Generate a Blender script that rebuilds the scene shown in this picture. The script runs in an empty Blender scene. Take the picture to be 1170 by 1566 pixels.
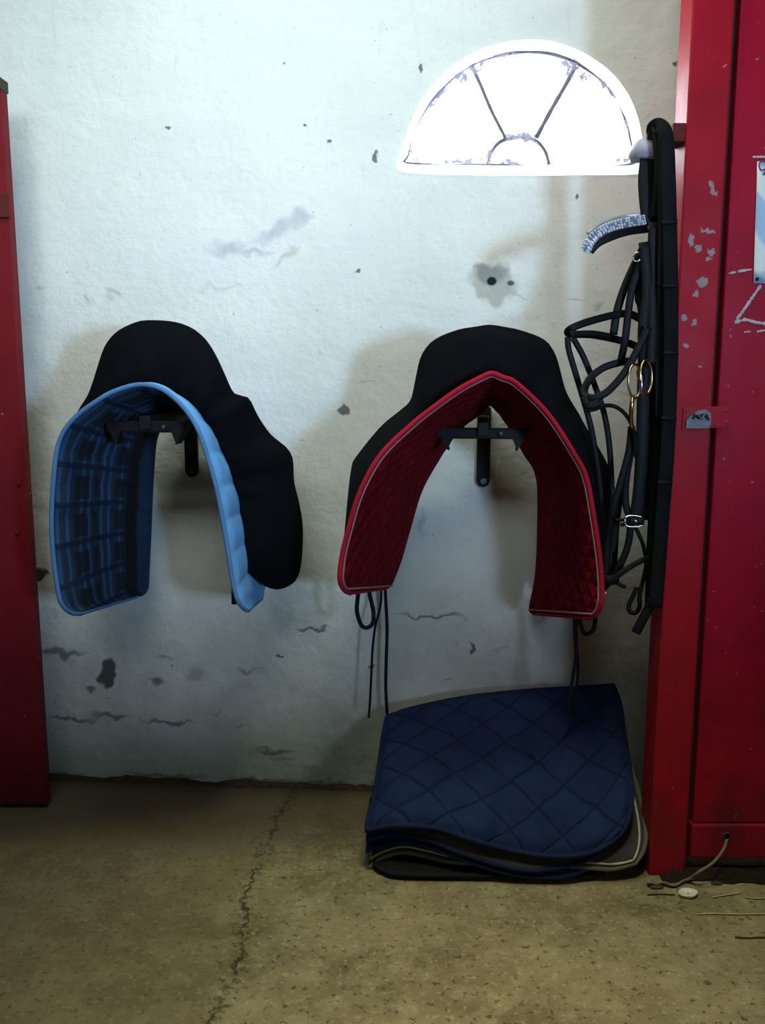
import bpy, bmesh, math, random
from mathutils import Vector, noise as mnoise
random.seed(7)
SC = bpy.context.scene
COL = SC.collection
R = math.radians

# ------------------------------------------------------------------ camera model
F = 1400.0
TH = R(9.3)
CT, ST = math.cos(TH), math.sin(TH)
CAM = Vector((0, 0, 1.2))

def ray(px, py):
    a = (px - 585.0) / F
    b = -(py - 783.0) / F
    return Vector((a, CT + b * ST, -ST + b * CT))

def P(px, py, Y):
    d = ray(px, py)
    return CAM + d * (Y / d.y)

WA, WB = 2.45, 0.07            # the plastered wall: y = WA - WB*x
def PW(px, py, off=0.0):
    d = ray(px, py)
    t = (WA - off) / (d.y + WB * d.x)
    return CAM + d * t

def PF(px, py, h=0.0):
    d = ray(px, py)
    return CAM + d * ((h - 1.2) / d.z)

def wall_y(x):
    return WA - WB * x

# ------------------------------------------------------------------ helpers
ORG = {}

def tag(o, label=None, cat=None, group=None, kind=None):
    if label: o['label'] = label
    if cat: o['category'] = cat
    if group: o['group'] = group
    if kind: o['kind'] = kind
    return o

def thing(name, loc, label=None, cat=None, group=None, kind=None):
    o = bpy.data.objects.new(name, None)
    o.empty_display_size = 0.05
    COL.objects.link(o)
    o.location = loc
    ORG[o.name] = Vector(loc)
    return tag(o, label, cat, group, kind)

def obj(name, verts, faces, mat, parent=None, uvs=None, smooth=True, origin=None):
    me = bpy.data.meshes.new(name)
    if parent is not None:
        org = ORG[parent.name]
    elif origin is not None:
        org = Vector(origin)
    else:
        org = Vector((0, 0, 0))
    me.from_pydata([tuple(Vector(v) - org) for v in verts], [], faces)
    me.update()
    if uvs is not None:
        ul = me.uv_layers.new(name='UVMap')
        for lp in me.loops:
            ul.data[lp.index].uv = uvs[lp.vertex_index]
    bm = bmesh.new(); bm.from_mesh(me)
    bmesh.ops.recalc_face_normals(bm, faces=bm.faces)
    bm.to_mesh(me); bm.free()
    if smooth:
        for p in me.polygons: p.use_smooth = True
    me.materials.append(mat)
    o = bpy.data.objects.new(name, me)
    COL.objects.link(o)
    if parent is not None:
        o.parent = parent
        ORG[o.name] = org
    else:
        o.location = org
        ORG[o.name] = org
    return o

def sub_org(o):
    return o

class MB:
    def __init__(s): s.v = []; s.f = []; s.uv = []
    def add(s, v, f, uv=None):
        n = len(s.v)
        s.v += [Vector(a) for a in v]
        s.f += [tuple(i + n for i in q) for q in f]
        s.uv += uv if uv else [(0, 0)] * len(v)
    def box(s, a, b):
        (x0, y0, z0), (x1, y1, z1) = a, b
        s.add([(x0,y0,z0),(x1,y0,z0),(x1,y1,z0),(x0,y1,z0),(x0,y0,z1),(x1,y0,z1),(x1,y1,z1),(x0,y1,z1)],
              [(0,3,2,1),(4,5,6,7),(0,1,5,4),(1,2,6,5),(2,3,7,6),(3,0,4,7)])
    def grid(s, rows, uvrows=None, close_u=False, close_v=False):
        nv, nu = len(rows), len(rows[0])
        v = [p for r in rows for p in r]
        f = []
        for j in range(nv if close_v else nv - 1):
            for i in range(nu if close_u else nu - 1):
                j2 = (j + 1) % nv; i2 = (i + 1) % nu
                f.append((j*nu+i, j*nu+i2, j2*nu+i2, j2*nu+i))
        s.add(v, f, [q for r in uvrows for q in r] if uvrows else None)
    def tube(s, path, r, seg=8, closed=False, cap=True):
        n = len(path)
        rings = []
        up = None
        for i in range(n):
            if closed:
                t = path[(i+1) % n] - path[i-1]
            else:
                t = path[min(i+1, n-1)] - path[max(i-1, 0)]
            t = t.normalized() if t.length > 1e-9 else Vector((0, 0, 1))
            if up is None:
                up = Vector((0, 1, 0)) if abs(t.y) < .8 else Vector((0, 0, 1))
            a = (up - t * up.dot(t))
            a = a.normalized() if a.length > 1e-6 else t.orthogonal().normalized()
            up = a
            b = t.cross(a)
            rr = r[i] if isinstance(r, (list, tuple)) else r
            rings.append([path[i] + (a * math.cos(k*2*math.pi/seg) + b * math.sin(k*2*math.pi/seg)) * rr for k in range(seg)])
        m = len(s.v)
        s.grid(rings, close_u=True, close_v=closed)
        if cap and not closed:
            s.f.append(tuple(m + k for k in range(seg))[::-1])
            s.f.append(tuple(m + (n-1)*seg + k for k in range(seg)))
    def band(s, path, w, th, face=Vector((0, -1, 0)), roundness=0.3, faces=None):
        """flat strap: width w lies across the path, facing `face`"""
        n = len(path); rings = []
        for i in range(n):
            t = (path[min(i+1, n-1)] - path[max(i-1, 0)]).normalized()
            fc = faces[i] if faces else face
            wd = t.cross(fc)
            wd = wd.normalized() if wd.length > 1e-4 else t.orthogonal().normalized()
            nn = wd.cross(t).normalized()
            ww = (w[i] if isinstance(w, (list, tuple)) else w) / 2
            h = th / 2; c = min(ww * .5, h * 1.2)
            prof = [(-ww, -h*.3), (-ww + c, -h), (ww - c, -h), (ww, -h*.3), (ww, h*.3), (ww - c, h), (-ww + c, h), (-ww, h*.3)]
            rings.append([path[i] + wd * a + nn * b for a, b in prof])
        m = len(s.v)
        s.grid(rings, close_u=True)
        s.f.append(tuple(m + k for k in range(8))[::-1])
        s.f.append(tuple(m + (n-1)*8 + k for k in range(8)))
    def ball(s, c, rx, ry, rz, nu=12, nv=8):
        rows = []
        for j in range(nv + 1):
            a = math.pi * j / nv
            rows.append([Vector(c) + Vector((rx*math.sin(a)*math.cos(k*2*math.pi/nu), ry*math.sin(a)*math.sin(k*2*math.pi/nu), rz*math.cos(a))) for k in range(nu)])
        s.grid(rows, close_u=True)
    def cyl(s, a, b, r, seg=16):
        s.tube([Vector(a), Vector(b)], r, seg)
    def build(s, name, mat, parent=None, smooth=True, bevel=0, **k):
        o = obj(name, s.v, s.f, mat, parent, s.uv, smooth, **k)
        if bevel:
            md = o.modifiers.new('bevel', 'BEVEL'); md.width = bevel; md.segments = 2; md.limit_method = 'ANGLE'
            md.harden_normals = False
            for p in o.data.polygons: p.use_smooth = False
        return o

def catmull(pts, n=8, closed=False):
    pts = [Vector(p) for p in pts]
    out = []
    m = len(pts)
    rng = m if closed else m - 1
    for i in range(rng):
        p1, p2 = pts[i], pts[(i+1) % m]
        p0 = pts[i-1] if (i > 0 or closed) else p1 * 2 - p2
        p3 = pts[(i+2) % m] if (i + 2 < m or closed) else p2 * 2 - p1
        for k in range(n):
            t = k / n
            out.append(0.5 * ((2*p1) + (p2-p0)*t + (2*p0-5*p1+4*p2-p3)*t*t + (3*p1-p0-3*p2+p3)*t**3))
    if not closed: out.append(pts[-1])
    return out

def resample(path, n):
    L = [0]
    for a, b in zip(path, path[1:]): L.append(L[-1] + (b - a).length)
    out = []; j = 0
    for k in range(n):
        d = L[-1] * k / (n - 1)
        while j < len(L) - 2 and L[j+1] < d: j += 1
        seg = L[j+1] - L[j]
        t = 0 if seg < 1e-9 else (d - L[j]) / seg
        out.append(path[j].lerp(path[j+1], min(1, t)))
    return out

def smooth01(t):
    t = max(0, min(1, t)); return t*t*(3-2*t)

# ------------------------------------------------------------------ materials
class NT:
    def __init__(s, name):
        s.m = bpy.data.materials.new(name); s.m.use_nodes = True
        s.t = s.m.node_tree; s.n = s.t.nodes; s.n.clear()
        s.out = s.add('ShaderNodeOutputMaterial')
        s.b = s.add('ShaderNodeBsdfPrincipled')
        s.link(s.b.outputs[0], s.out.inputs[0])
    def add(s, typ, **k):
        nd = s.n.new(typ)
        for a, v in k.items(): setattr(nd, a, v)
        return nd
    def link(s, a, b): s.t.links.new(a, b)
    def setin(s, nd, key, v):
        if hasattr(v, 'is_linked') or isinstance(v, bpy.types.NodeSocket): s.link(v, nd.inputs[key])
        else: nd.inputs[key].default_value = v
    def coord(s, which='Object'):
        return s.add('ShaderNodeTexCoord').outputs[which]
    def mapping(s, vec, loc=(0,0,0), rot=(0,0,0), scale=(1,1,1), typ='POINT'):
        m = s.add('ShaderNodeMapping', vector_type=typ)
        s.link(vec, m.inputs['Vector'])
        m.inputs['Location'].default_value = loc; m.inputs['Rotation'].default_value = rot; m.inputs['Scale'].default_value = scale
        return m.outputs[0]
    def noise(s, vec, scale, detail=4, rough=.55, out='Fac', dist=0):
        n = s.add('ShaderNodeTexNoise')
        s.link(vec, n.inputs['Vector'])
        n.inputs['Scale'].default_value = scale; n.inputs['Detail'].default_value = detail
        n.inputs['Roughness'].default_value = rough; n.inputs['Distortion'].default_value = dist
        return n.outputs[out]
    def rng(s, v, a, b, c=0, d=1, smooth=False):
        m = s.add('ShaderNodeMapRange'); m.clamp = True
        if smooth: m.interpolation_type = 'SMOOTHSTEP'
        s.link(v, m.inputs[0])
        for i, x in zip((1, 2, 3, 4), (a, b, c, d)): m.inputs[i].default_value = x
        return m.outputs[0]
    def math(s, op, a, b=None, c=None):
        m = s.add('ShaderNodeMath', operation=op)
        for i, x in enumerate((a, b, c)):
            if x is not None: s.setin(m, i, x)
        return m.outputs[0]
    def mix(s, fac, a, b, mode='MIX'):
        m = s.add('ShaderNodeMix', data_type='RGBA', blend_type=mode)
        for sock, v in ((m.inputs[0], fac), (m.inputs[6], a), (m.inputs[7], b)):
            if isinstance(v, bpy.types.NodeSocket): s.link(v, sock)
            else: sock.default_value = v if not isinstance(v, tuple) or len(v) == 4 else (*v, 1)
        return m.outputs[2]
    def sep(s, vec):
        n = s.add('ShaderNodeSeparateXYZ'); s.link(vec, n.inputs[0]); return n.outputs
    def blot(s, vec, cx, cz, rx, rz, rot=0, soft=.5, cy=0):
        """mask of an elliptical blot at (cx, cz) in the XZ plane"""
        mp = s.mapping(vec, (cx, cy, cz), (0, rot, 0), (rx, 1e4, rz), 'TEXTURE')
        g = s.add('ShaderNodeTexGradient', gradient_type='SPHERICAL'); s.link(mp, g.inputs[0])
        return s.rng(g.outputs['Fac'], 0, soft, 0, 1, True)
    def bump(s, h, strength=.3, dist=.01, prev=None):
        b = s.add('ShaderNodeBump'); b.inputs['Strength'].default_value = strength; b.inputs['Distance'].default_value = dist
        s.link(h, b.inputs['Height'])
        if prev is not None: s.link(prev, b.inputs['Normal'])
        return b.outputs[0]
    def base(s, c):
        if isinstance(c, bpy.types.NodeSocket): s.link(c, s.b.inputs['Base Color'])
        else: s.b.inputs['Base Color'].default_value = (*c, 1)
    def rough(s, v): s.setin(s.b, 'Roughness', v)
    def spec(s, v): s.b.inputs['Specular IOR Level'].default_value = v
    def normal(s, v): s.link(v, s.b.inputs['Normal'])

def simple(name, c, rough=.6, metal=0, spec=.5, nscale=40, var=.25, bump=.15, bscale=None, bdist=.002):
    t = NT(name); v = t.coord()
    n = t.noise(v, nscale, 5)
    lo = tuple(x * (1 - var) for x in c); hi = tuple(min(1, x * (1 + var)) for x in c)
    t.base(t.mix(n, lo, hi)); t.rough(rough); t.spec(spec)
    t.b.inputs['Metallic'].default_value = metal
    if bump: t.normal(t.bump(t.noise(v, bscale or nscale * 3, 3), bump, bdist))
    return t.m

M = {}
# ---- the whitewashed wall
def wall_material():
    t = NT('whitewashed_plaster'); v = t.coord()
    warp = t.add('ShaderNodeVectorMath', operation='SCALE')
    nz = t.add('ShaderNodeTexNoise'); t.link(v, nz.inputs['Vector']); nz.inputs['Scale'].default_value = 22; nz.inputs['Detail'].default_value = 5
    sub = t.add('ShaderNodeVectorMath', operation='SUBTRACT'); t.link(nz.outputs['Color'], sub.inputs[0]); sub.inputs[1].default_value = (.5, .5, .5)
    t.link(sub.outputs[0], warp.inputs[0]); warp.inputs['Scale'].default_value = .07
    wv = t.add('ShaderNodeVectorMath', operation='ADD'); t.link(v, wv.inputs[0]); t.link(warp.outputs[0], wv.inputs[1])
    w = wv.outputs[0]
    x, y, z = t.sep(v)
    big = t.noise(v, 2.2, 5, .6)
    fine = t.noise(v, 55, 4, .6)
    col = t.mix(t.rng(big, .35, .68), (.66, .69, .655), (.75, .765, .735))
    col = t.mix(t.math('MULTIPLY', t.rng(fine, .58, .72), .30), col, (.55, .57, .54))
    # damp and green dirt low on the wall
    low = t.rng(z, 1.0, .25, 0, 1, True)
    dn = t.rng(t.noise(v, 4, 6, .65), .22, .66)
    col = t.mix(t.math('MULTIPLY', t.math('MULTIPLY', low, dn), .75), col, (.30, .345, .30))
    low2 = t.rng(z, .30, .0, 0, 1, True)
    col = t.mix(t.math('MULTIPLY', low2, .62), col, (.20, .235, .175))
    # horizontal flaking cracks near the ground
    hv = t.mapping(w, scale=(2.4, 2, 13))
    cr = t.rng(t.noise(hv, 2.4, 5, .6), .64, .70)
    cm = t.math('MULTIPLY', cr, t.rng(z, .52, .36, 0, 1, True))
    col = t.mix(t.math('MULTIPLY', cm, .7), col, (.17, .18, .15))
    # speckle of dirt
    sp = t.rng(t.noise(v, 70, 2, .5), .735, .77)
    col = t.mix(t.math('MULTIPLY', sp, .55), col, (.25, .26, .25))
    # upper drips
    dv = t.mapping(v, scale=(9, 2, 1.3))
    dr = t.math('MULTIPLY', t.rng(t.noise(dv, 5, 4, .6), .60, .78), t.rng(z, 1.35, 1.8))
    col = t.mix(t.math('MULTIPLY', dr, .28), col, (.42, .43, .42))
    def spot(px, py, rx, ry, c, s=1.0, rot=0, soft=.5, vec=None):
        nonlocal col
        p = PW(px, py); k = p.y / F * 1.0
        m = t.blot(vec or w, p.x, p.z, rx * k, ry * k, R(rot), soft)
        col = t.mix(t.math('MULTIPLY', m, s) if s < 1 else m, col, c)
    # big grey smear
    for a in ((350,380,48,17,-4),(420,352,50,16,-26),(460,332,28,15,-12),(395,385,30,8,0)):
        spot(a[0], a[1], a[2], a[3], (.36, .40, .46), .62, -a[4] * -1, .9)
    spot(438, 395, 42, 7, (.42, .38, .30), .55, -42, .9)
    spot(340, 440, 60, 6, (.50, .49, .42), .4, 0, .9)
    # broken plaster patch with two holes
    spot(755, 432, 42, 36, (.42, .42, .35), .8, 8, .3)
    spot(752, 418, 30, 18, (.22, .24, .26), .75, 0, .5)
    spot(752, 430, 9, 8, (.015, .015, .015), 1, 0, .4, v)
    spot(781, 433, 7, 5, (.05, .05, .05), .9, 0, .5, v)
    for a in ((798,453,22,3),(882,455,18,4),(915,465,12,10),(560,580,30,3),(180,452,22,8),(135,455,10,16),(60,445,14,5),(765,735,9,40),(645,800,10,34)):
        spot(a[0], a[1], a[2], a[3], (.30, .33, .33), .5, 0, .9)
    # small dark pits
    for a in ((575,243,6,7),(500,215,4,4),(548,412,5,4),(646,105,4,5),(467,196,3,3),(260,192,4,4),(440,97,3,3),(878,298,3,6),(1034,90,4,4),
              (522,628,12,6),(720,990,3,9),(428,1004,6,4),(570,1018,6,4),(262,1018,3,3)):
        spot(a[0], a[1], a[2]*1.15, a[3]*1.15, (.06, .065, .065), .85, 0, .5, w)
    # chips low on the left
    spot(165, 1030, 16, 30, (.06, .065, .06), .95, 20, .35)
    spot(62, 880, 14, 17, (.03, .04, .03), .95, 30, .35)
    spot(140, 1055, 14, 5, (.10, .11, .09), .8, 0, .6)
    spot(300, 1030, 26, 20, (.22, .25, .22), .6, 0, .8)
    for a in ((110,1098,60,5),(170,1095,40,6),(260,1105,60,5),(420,1150,50,7),(90,1000,60,10),(240,1040,16,16),(480,962,40,4),(660,940,70,5)):
        spot(a[0], a[1], a[2], a[3], (.10, .11, .09), .8, 0, .7)
    # crumbled line above the floor
    for a in ((95,1186,60,7),(250,1188,90,7),(400,1193,80,9),(500,1200,60,8)):
        spot(a[0], a[1], a[2], a[3], (.10, .10, .075), .75, 0, .7)
    t.base(col); t.rough(.85); t.spec(.2)
    h1 = t.noise(v, 7, 5, .6); h2 = t.noise(v, 38, 4, .6); h3 = t.noise(t.mapping(v, scale=(.5, 1, 1.6)), 16, 4, .6)
    nb = t.bump(h1, .34, .04); nb = t.bump(h3, .16, .014, nb); nb = t.bump(h2, .16, .005, nb)
    t.normal(nb)
    return t.m
M['wall'] = wall_material()
M['plain_wall'] = simple('dark_stable_boards', (.10, .085, .07), .9, nscale=6, bump=.3, bdist=.01)
M['white_rim'] = simple('white_painted_plaster', (.80, .80, .80), .7, nscale=20, var=.08, bump=.3, bdist=.004)
M['ceiling'] = simple('ceiling_boards', (.10, .09, .075), .8, nscale=5)

def floor_material():
    t = NT('worn_concrete'); v = t.coord()
    x, y, z = t.sep(v)
    big = t.noise(v, 2.6, 6, .62); mid = t.noise(v, 13, 5, .65); agg = t.noise(v, 75, 3, .6)
    col = t.mix(t.rng(big, .34, .66), (.125, .098, .050), (.285, .24, .13))
    col = t.mix(t.math('MULTIPLY', t.rng(mid, .46, .72), .55), col, (.38, .34, .20))
    col = t.mix(t.math('MULTIPLY', t.rng(agg, .56, .68), .42), col, (.46, .42, .28))
    col = t.mix(t.math('MULTIPLY', t.rng(t.noise(v, 62, 4, .65), .57, .66), .8), col, (.05, .04, .026))
    # crack curve x(y)
    cps = [PF(*p) for p in ((322,1566),(352,1500),(374,1430),(372,1385),(400,1310),(425,1250),(458,1200))]
    fc = t.add('ShaderNodeFloatCurve')
    y0, y1 = 1.4, 2.6
    cur = fc.mapping.curves[0]
    pts = [((p.y - y0) / (y1 - y0), p.x + .7) for p in cps]
    while len(cur.points) < len(pts): cur.points.new(.5, .5)
    for cp, q in zip(cur.points, sorted(pts)): cp.location = q
    fc.mapping.update()
    t.link(t.rng(y, y0, y1), fc.inputs['Value'])
    wob = t.math('MULTIPLY', t.math('SUBTRACT', t.noise(v, 16, 5, .7), .5), .10)
    dx = t.math('SUBTRACT', t.math('ADD', t.math('ADD', x, .7), wob), fc.outputs[0])
    ad = t.math('ABSOLUTE', dx)
    crack = t.rng(ad, .005, .001)
    brk = t.rng(t.noise(v, 9, 3), .36, .52)
    crack = t.math('MULTIPLY', crack, brk)
    crumble = t.math('MULTIPLY', t.rng(ad, .035, .004), t.rng(t.noise(v, 60, 3, .6), .55, .62))
    # left slab browner and smoother
    left = t.rng(dx, .02, -.05)
    col = t.mix(t.math('MULTIPLY', left, .40), col, (.165, .125, .075))
    # floor shadow near the wall, painted in as dark brown
    brown = t.math('MULTIPLY', t.rng(t.math('ADD', y, t.math('MULTIPLY', big, .3)), 2.15, 2.42, 0, 1, True), .75)
    col = t.mix(brown, col, (.095, .075, .052))
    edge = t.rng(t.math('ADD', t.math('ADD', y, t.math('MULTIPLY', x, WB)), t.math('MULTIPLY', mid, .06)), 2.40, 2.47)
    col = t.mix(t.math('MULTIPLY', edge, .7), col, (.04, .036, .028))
    col = t.mix(t.math('MULTIPLY', crumble, .65), col, (.05, .042, .03))
    col = t.mix(t.math('MULTIPLY', crack, .85), col, (.03, .026, .018))
    t.base(col); t.rough(.9); t.spec(.15)
    nb = t.bump(mid, .3, .012); nb = t.bump(agg, .4, .004, nb)
    nb = t.bump(t.math('SUBTRACT', 1.0, t.math('MAXIMUM', crack, crumble)), .6, .008, nb)
    t.normal(nb)
    return t.m
M['floor'] = floor_material()

def red_paint(name, base=(.40, .008, .022), rough=.42, spots=(), Y=2.0, scr=True, worn=(.30, .30, .29), lowz=.95):
    t = NT(name); v = t.coord()
    x, y, z = t.sep(v)
    n = t.noise(v, 4, 5, .6)
    col = t.mix(t.rng(n, .3, .7), tuple(c*.80 for c in base), tuple(c*1.12 for c in base))
    # scuffs: streaky noise
    fl = t.rng(t.noise(v, 48, 3, .55), .695, .735)
    col = t.mix(t.math('MULTIPLY', fl, .6), col, (.42, .30, .30))
    dirt = t.math('MULTIPLY', t.rng(z, lowz, 0, 0, 1, True), t.rng(t.noise(v, 7, 5), .3, .7))
    col = t.mix(t.math('MULTIPLY', dirt, .8), col, (.075, .014, .016))
    wn = t.add('ShaderNodeVectorMath', operation='ADD'); t.link(v, wn.inputs[0])
    sc = t.add('ShaderNodeVectorMath', operation='SCALE'); sc.inputs['Scale'].default_value = .020
    nz = t.add('ShaderNodeTexNoise'); t.link(v, nz.inputs['Vector']); nz.inputs['Scale'].default_value = 110
    sb = t.add('ShaderNodeVectorMath', operation='SUBTRACT'); t.link(nz.outputs['Color'], sb.inputs[0]); sb.inputs[1].default_value = (.5, .5, .5)
    t.link(sb.outputs[0], sc.inputs[0]); t.link(sc.outputs[0], wn.inputs[1])
    for (px, py, rx, ry, rot) in spots:
        p = P(px, py, Y); k = Y / F
        m = t.blot(wn.outputs[0], p.x, p.z, rx*k, ry*k, R(rot), .35)
        col = t.mix(t.math('MULTIPLY', m, .9), col, worn)
    t.base(col)
    t.rough(t.rng(t.noise(v, 14, 4), .3, .7, rough, rough + .10)); t.spec(.10)
    nb = t.bump(t.noise(v, 30, 3), .12, .004); nb = t.bump(t.noise(v, 140, 2), .12, .0012, nb)
    t.normal(nb)
    return t.m
M['post'] = red_paint('chipped_red_gloss_paint', spots=[(1083,353,13,4,10),(1057,368,5,10,0),(1069,381,6,6,0),(1088,386,8,6,0),(1084,397,4,4,30),(1074,432,10,8,0),
                      (1065,449,4,5,0),(1047,486,5,5,0),(1062,493,5,6,0),(1049,528,4,6,0),(1089,285,4,10,-20),(1093,296,6,3,0),(1080,860,6,3,0),(1070,560,3,4,0)])
M['door'] = red_paint('scuffed_red_door_paint', base=(.42, .006, .030), rough=.42, spots=[(1126,700,3,14,8),(1129,735,4,10,0),(1116,752,5,6,0),(1127,865,8,3,0),(1130,1195,7,5,0),(1150,1208,4,3,0),
                      (1112,1180,4,4,0),(1130,640,8,3,20),(1160,620,6,3,-20),(1115,345,6,3,0),(1133,360,5,3,0),(1120,395,7,3,0),(1140,380,5,2,0),(1128,330,4,2,0),(1160,840,5,3,0)], Y=2.02, worn=(.45,.36,.36))
M['left_door'] = red_paint('worn_red_door_paint', base=(.19, .012, .018), rough=.5, spots=[(12,480,5,4,0),(15,500,4,5,0),(12,600,3,10,20),(28,740,5,5,0),(26,815,5,5,0),(12,760,3,4,0),(20,1192,22,4,5)], Y=2.33, worn=(.26,.17,.15), lowz=.7)
M['brown_wood'] = simple('red_brown_wood', (.11, .020, .018), .8, spec=.12, nscale=25, bump=.2)
M['iron'] = simple('black_painted_iron', (.009, .009, .009), .6, spec=.2, nscale=60, var=.5, bump=.25, bdist=.001)
M['bar'] = simple('glare_grey_iron', (.13, .12, .15), .8, nscale=60, var=.6)  # iron lightened to grey to suggest glare from the window
M['grey_metal'] = simple('worn_grey_metal', (.11, .11, .12), .5, .7, nscale=70, var=.6, bump=.4)
M['steel'] = simple('polished_steel', (.62, .62, .64), .22, 1, nscale=30, var=.1, bump=0)
M['brass'] = simple('tarnished_brass', (.55, .40, .18), .25, 1, nscale=60, var=.35, bump=.05)
M['leather'] = simple('black_leather', (.0042, .0045, .005), .5, spec=.14, nscale=120, var=.4, bump=.25, bdist=.0008)
M['rubber'] = simple('ribbed_black_rubber', (.0065, .007, .0075), .75, spec=.1, nscale=150, var=.4, bump=.4, bdist=.001)
M['cord'] = simple('black_webbing', (.009, .011, .014), .85, spec=.15, nscale=200, bump=.3, bdist=.0008)
M['white_plastic'] = simple('grey_white_paint', (.36, .34, .42), .5, nscale=30, var=.2)
M['black_cloth'] = simple('black_cover_cloth', (.0042, .0046, .0058), .95, spec=.05, nscale=14, var=.5, bump=.35, bscale=260, bdist=.0008)
M['lamp'] = simple('lamp_housing', (.8, .8, .8), .5)
M['paper_scrap'] = simple('pale_plastic_scrap', (.62, .58, .46), .5, nscale=60)
M['grit'] = simple('dark_grit', (.050, .040, .028), .95, spec=.05, nscale=70, var=.8, bump=.5, bdist=.004)
M['door_shade_dirt'] = simple('shade_dark_dirt', (.020, .015, .009), .95, spec=.05, nscale=90, var=.9, bump=.6, bdist=.004)
M['straw'] = simple('dry_straw', (.46, .37, .18), .8, nscale=60)
M['dark_straw'] = simple('dark_twig', (.06, .045, .03), .8, nscale=60)
M['twine'] = simple('frayed_twine', (.17, .14, .10), .9, nscale=160)
M['chalk'] = simple('chalk', (.62, .55, .57), .95, nscale=150, var=.5, bump=.5)
M['dark_gap'] = simple('old_dark_timber', (.045, .032, .022), .8, nscale=20)

def glaze():
    t = NT('dusty_window_glass'); v = t.coord()
    tr = t.add('ShaderNodeBsdfTransparent'); gl = t.add('ShaderNodeBsdfGlossy'); gl.inputs['Roughness'].default_value = .05
    df = t.add('ShaderNodeBsdfTranslucent'); df.inputs['Color'].default_value = (.8, .8, .85, 1)
    m1 = t.add('ShaderNodeMixShader'); m1.inputs[0].default_value = .05
    t.link(tr.outputs[0], m1.inputs[1]); t.link(gl.outputs[0], m1.inputs[2])
    m2 = t.add('ShaderNodeMixShader'); t.link(t.rng(t.noise(v, 20, 5), .5, .8, 0, .18), m2.inputs[0])
    t.link(m1.outputs[0], m2.inputs[1]); t.link(df.outputs[0], m2.inputs[2])
    t.link(m2.outputs[0], t.out.inputs[0])
    return t.m
M['glass'] = glaze()

def webmat():
    t = NT('dusty_cobweb'); v = t.coord()
    t.base((.42, .38, .50)); t.rough(.9)
    tr = t.add('ShaderNodeBsdfTransparent'); mx = t.add('ShaderNodeMixShader')
    t.link(t.rng(t.noise(v, 60, 5, .7), .34, .50, 0, 1), mx.inputs[0])
    t.link(tr.outputs[0], mx.inputs[1]); t.link(t.b.outputs[0], mx.inputs[2]); t.link(mx.outputs[0], t.out.inputs[0])
    return t.m
M['web'] = webmat()

def quilt_fabric(name, c, rough=.9, var=.2, sheen=0.0, bscale=320):
    t = NT(name); v = t.coord()
    n = t.noise(v, 9, 5, .6)
    t.base(t.mix(t.rng(n, .3, .7), tuple(x*(1-var) for x in c), tuple(x*(1+var) for x in c)))
    t.rough(rough); t.spec(.12)
    t.b.inputs['Sheen Weight'].default_value = sheen
    t.normal(t.bump(t.noise(v, bscale, 2), .25, .0008))
    return t.m
M['blue_shell'] = quilt_fabric('light_blue_quilted_cotton', (.16, .42, .80), var=.12)
M['blue_bind'] = quilt_fabric('blue_binding_tape', (.09, .22, .42), var=.15)
M['red_shell'] = quilt_fabric('red_quilted_cotton', (.42, .012, .025))
def red_lining():
    t = NT('dark_red_quilted_lining'); v = t.coord(); uv = t.add('ShaderNodeUVMap').outputs[0]
    x, y, _ = t.sep(uv)
    wob = t.math('MULTIPLY', t.math('SUBTRACT', t.noise(uv, 12, 3), .5), .008)
    def line(a):
        f = t.math('FRACT', t.math('DIVIDE', t.math('ADD', a, wob), .062))
        return t.math('ABSOLUTE', t.math('SUBTRACT', f, .5))
    d = t.math('MAXIMUM', line(t.math('ADD', t.math('ADD', x, y), 3.1)), line(t.math('ADD', t.math('SUBTRACT', x, y), 3.1)))
    ln = t.rng(d, .42, .49)
    n = t.noise(v, 9, 5, .6)
    col = t.mix(t.rng(n, .3, .7), (.13, .003, .009), (.22, .0045, .014))
    t.base(t.mix(t.math('MULTIPLY', ln, .55), col, (.05, .002, .004)))
    t.rough(.92); t.spec(.08)
    t.normal(t.bump(t.noise(v, 320, 2), .25, .0008, t.bump(t.rng(d, .5, .15), .8, .010)))
    return t.m
M['red_lining'] = red_lining()
M['red_bind'] = quilt_fabric('red_binding_tape', (.34, .010, .026), var=.15)
M['pink_pipe'] = quilt_fabric('grey_pink_piping', (.30, .17, .16), var=.25)
def navy():
    t = NT('navy_blue_quilted_cotton'); v = t.coord(); uv = t.add('ShaderNodeUVMap').outputs[0]
    x, y, _ = t.sep(uv)
    wob = t.math('MULTIPLY', t.math('SUBTRACT', t.noise(uv, 7, 3), .5), .045)
    def line(a):
        f = t.math('FRACT', t.math('DIVIDE', t.math('ADD', a, wob), .130))
        return t.rng(t.math('ABSOLUTE', t.math('SUBTRACT', f, .5)), .46, .49)
    ln = t.math('MAXIMUM', line(t.math('ADD', x, y)), line(t.math('SUBTRACT', t.math('ADD', x, 2.6), y)))
    n = t.noise(v, 9, 5, .6)
    col = t.mix(t.rng(n, .3, .7), (.008, .017, .056), (.014, .028, .088))
    t.base(t.mix(t.math('MULTIPLY', ln, .5), col, (.004, .006, .016)))
    t.rough(.92); t.spec(.1)
    t.normal(t.bump(t.noise(v, 320, 2), .25, .0008, t.bump(t.math('SUBTRACT', 1.0, ln), .5, .006)))
    return t.m
M['navy'] = navy()
M['navy_bind'] = quilt_fabric('navy_binding', (.010, .016, .050))
M['grey_pad'] = quilt_fabric('dark_grey_quilted_felt', (.040, .040, .036), var=.35)
M['cream'] = quilt_fabric('cream_piping', (.40, .39, .29))
M['olive_bind'] = quilt_fabric('grey_green_binding', (.10, .105, .08))
M['black_pad'] = quilt_fabric('black_felt', (.011, .012, .014))

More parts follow.
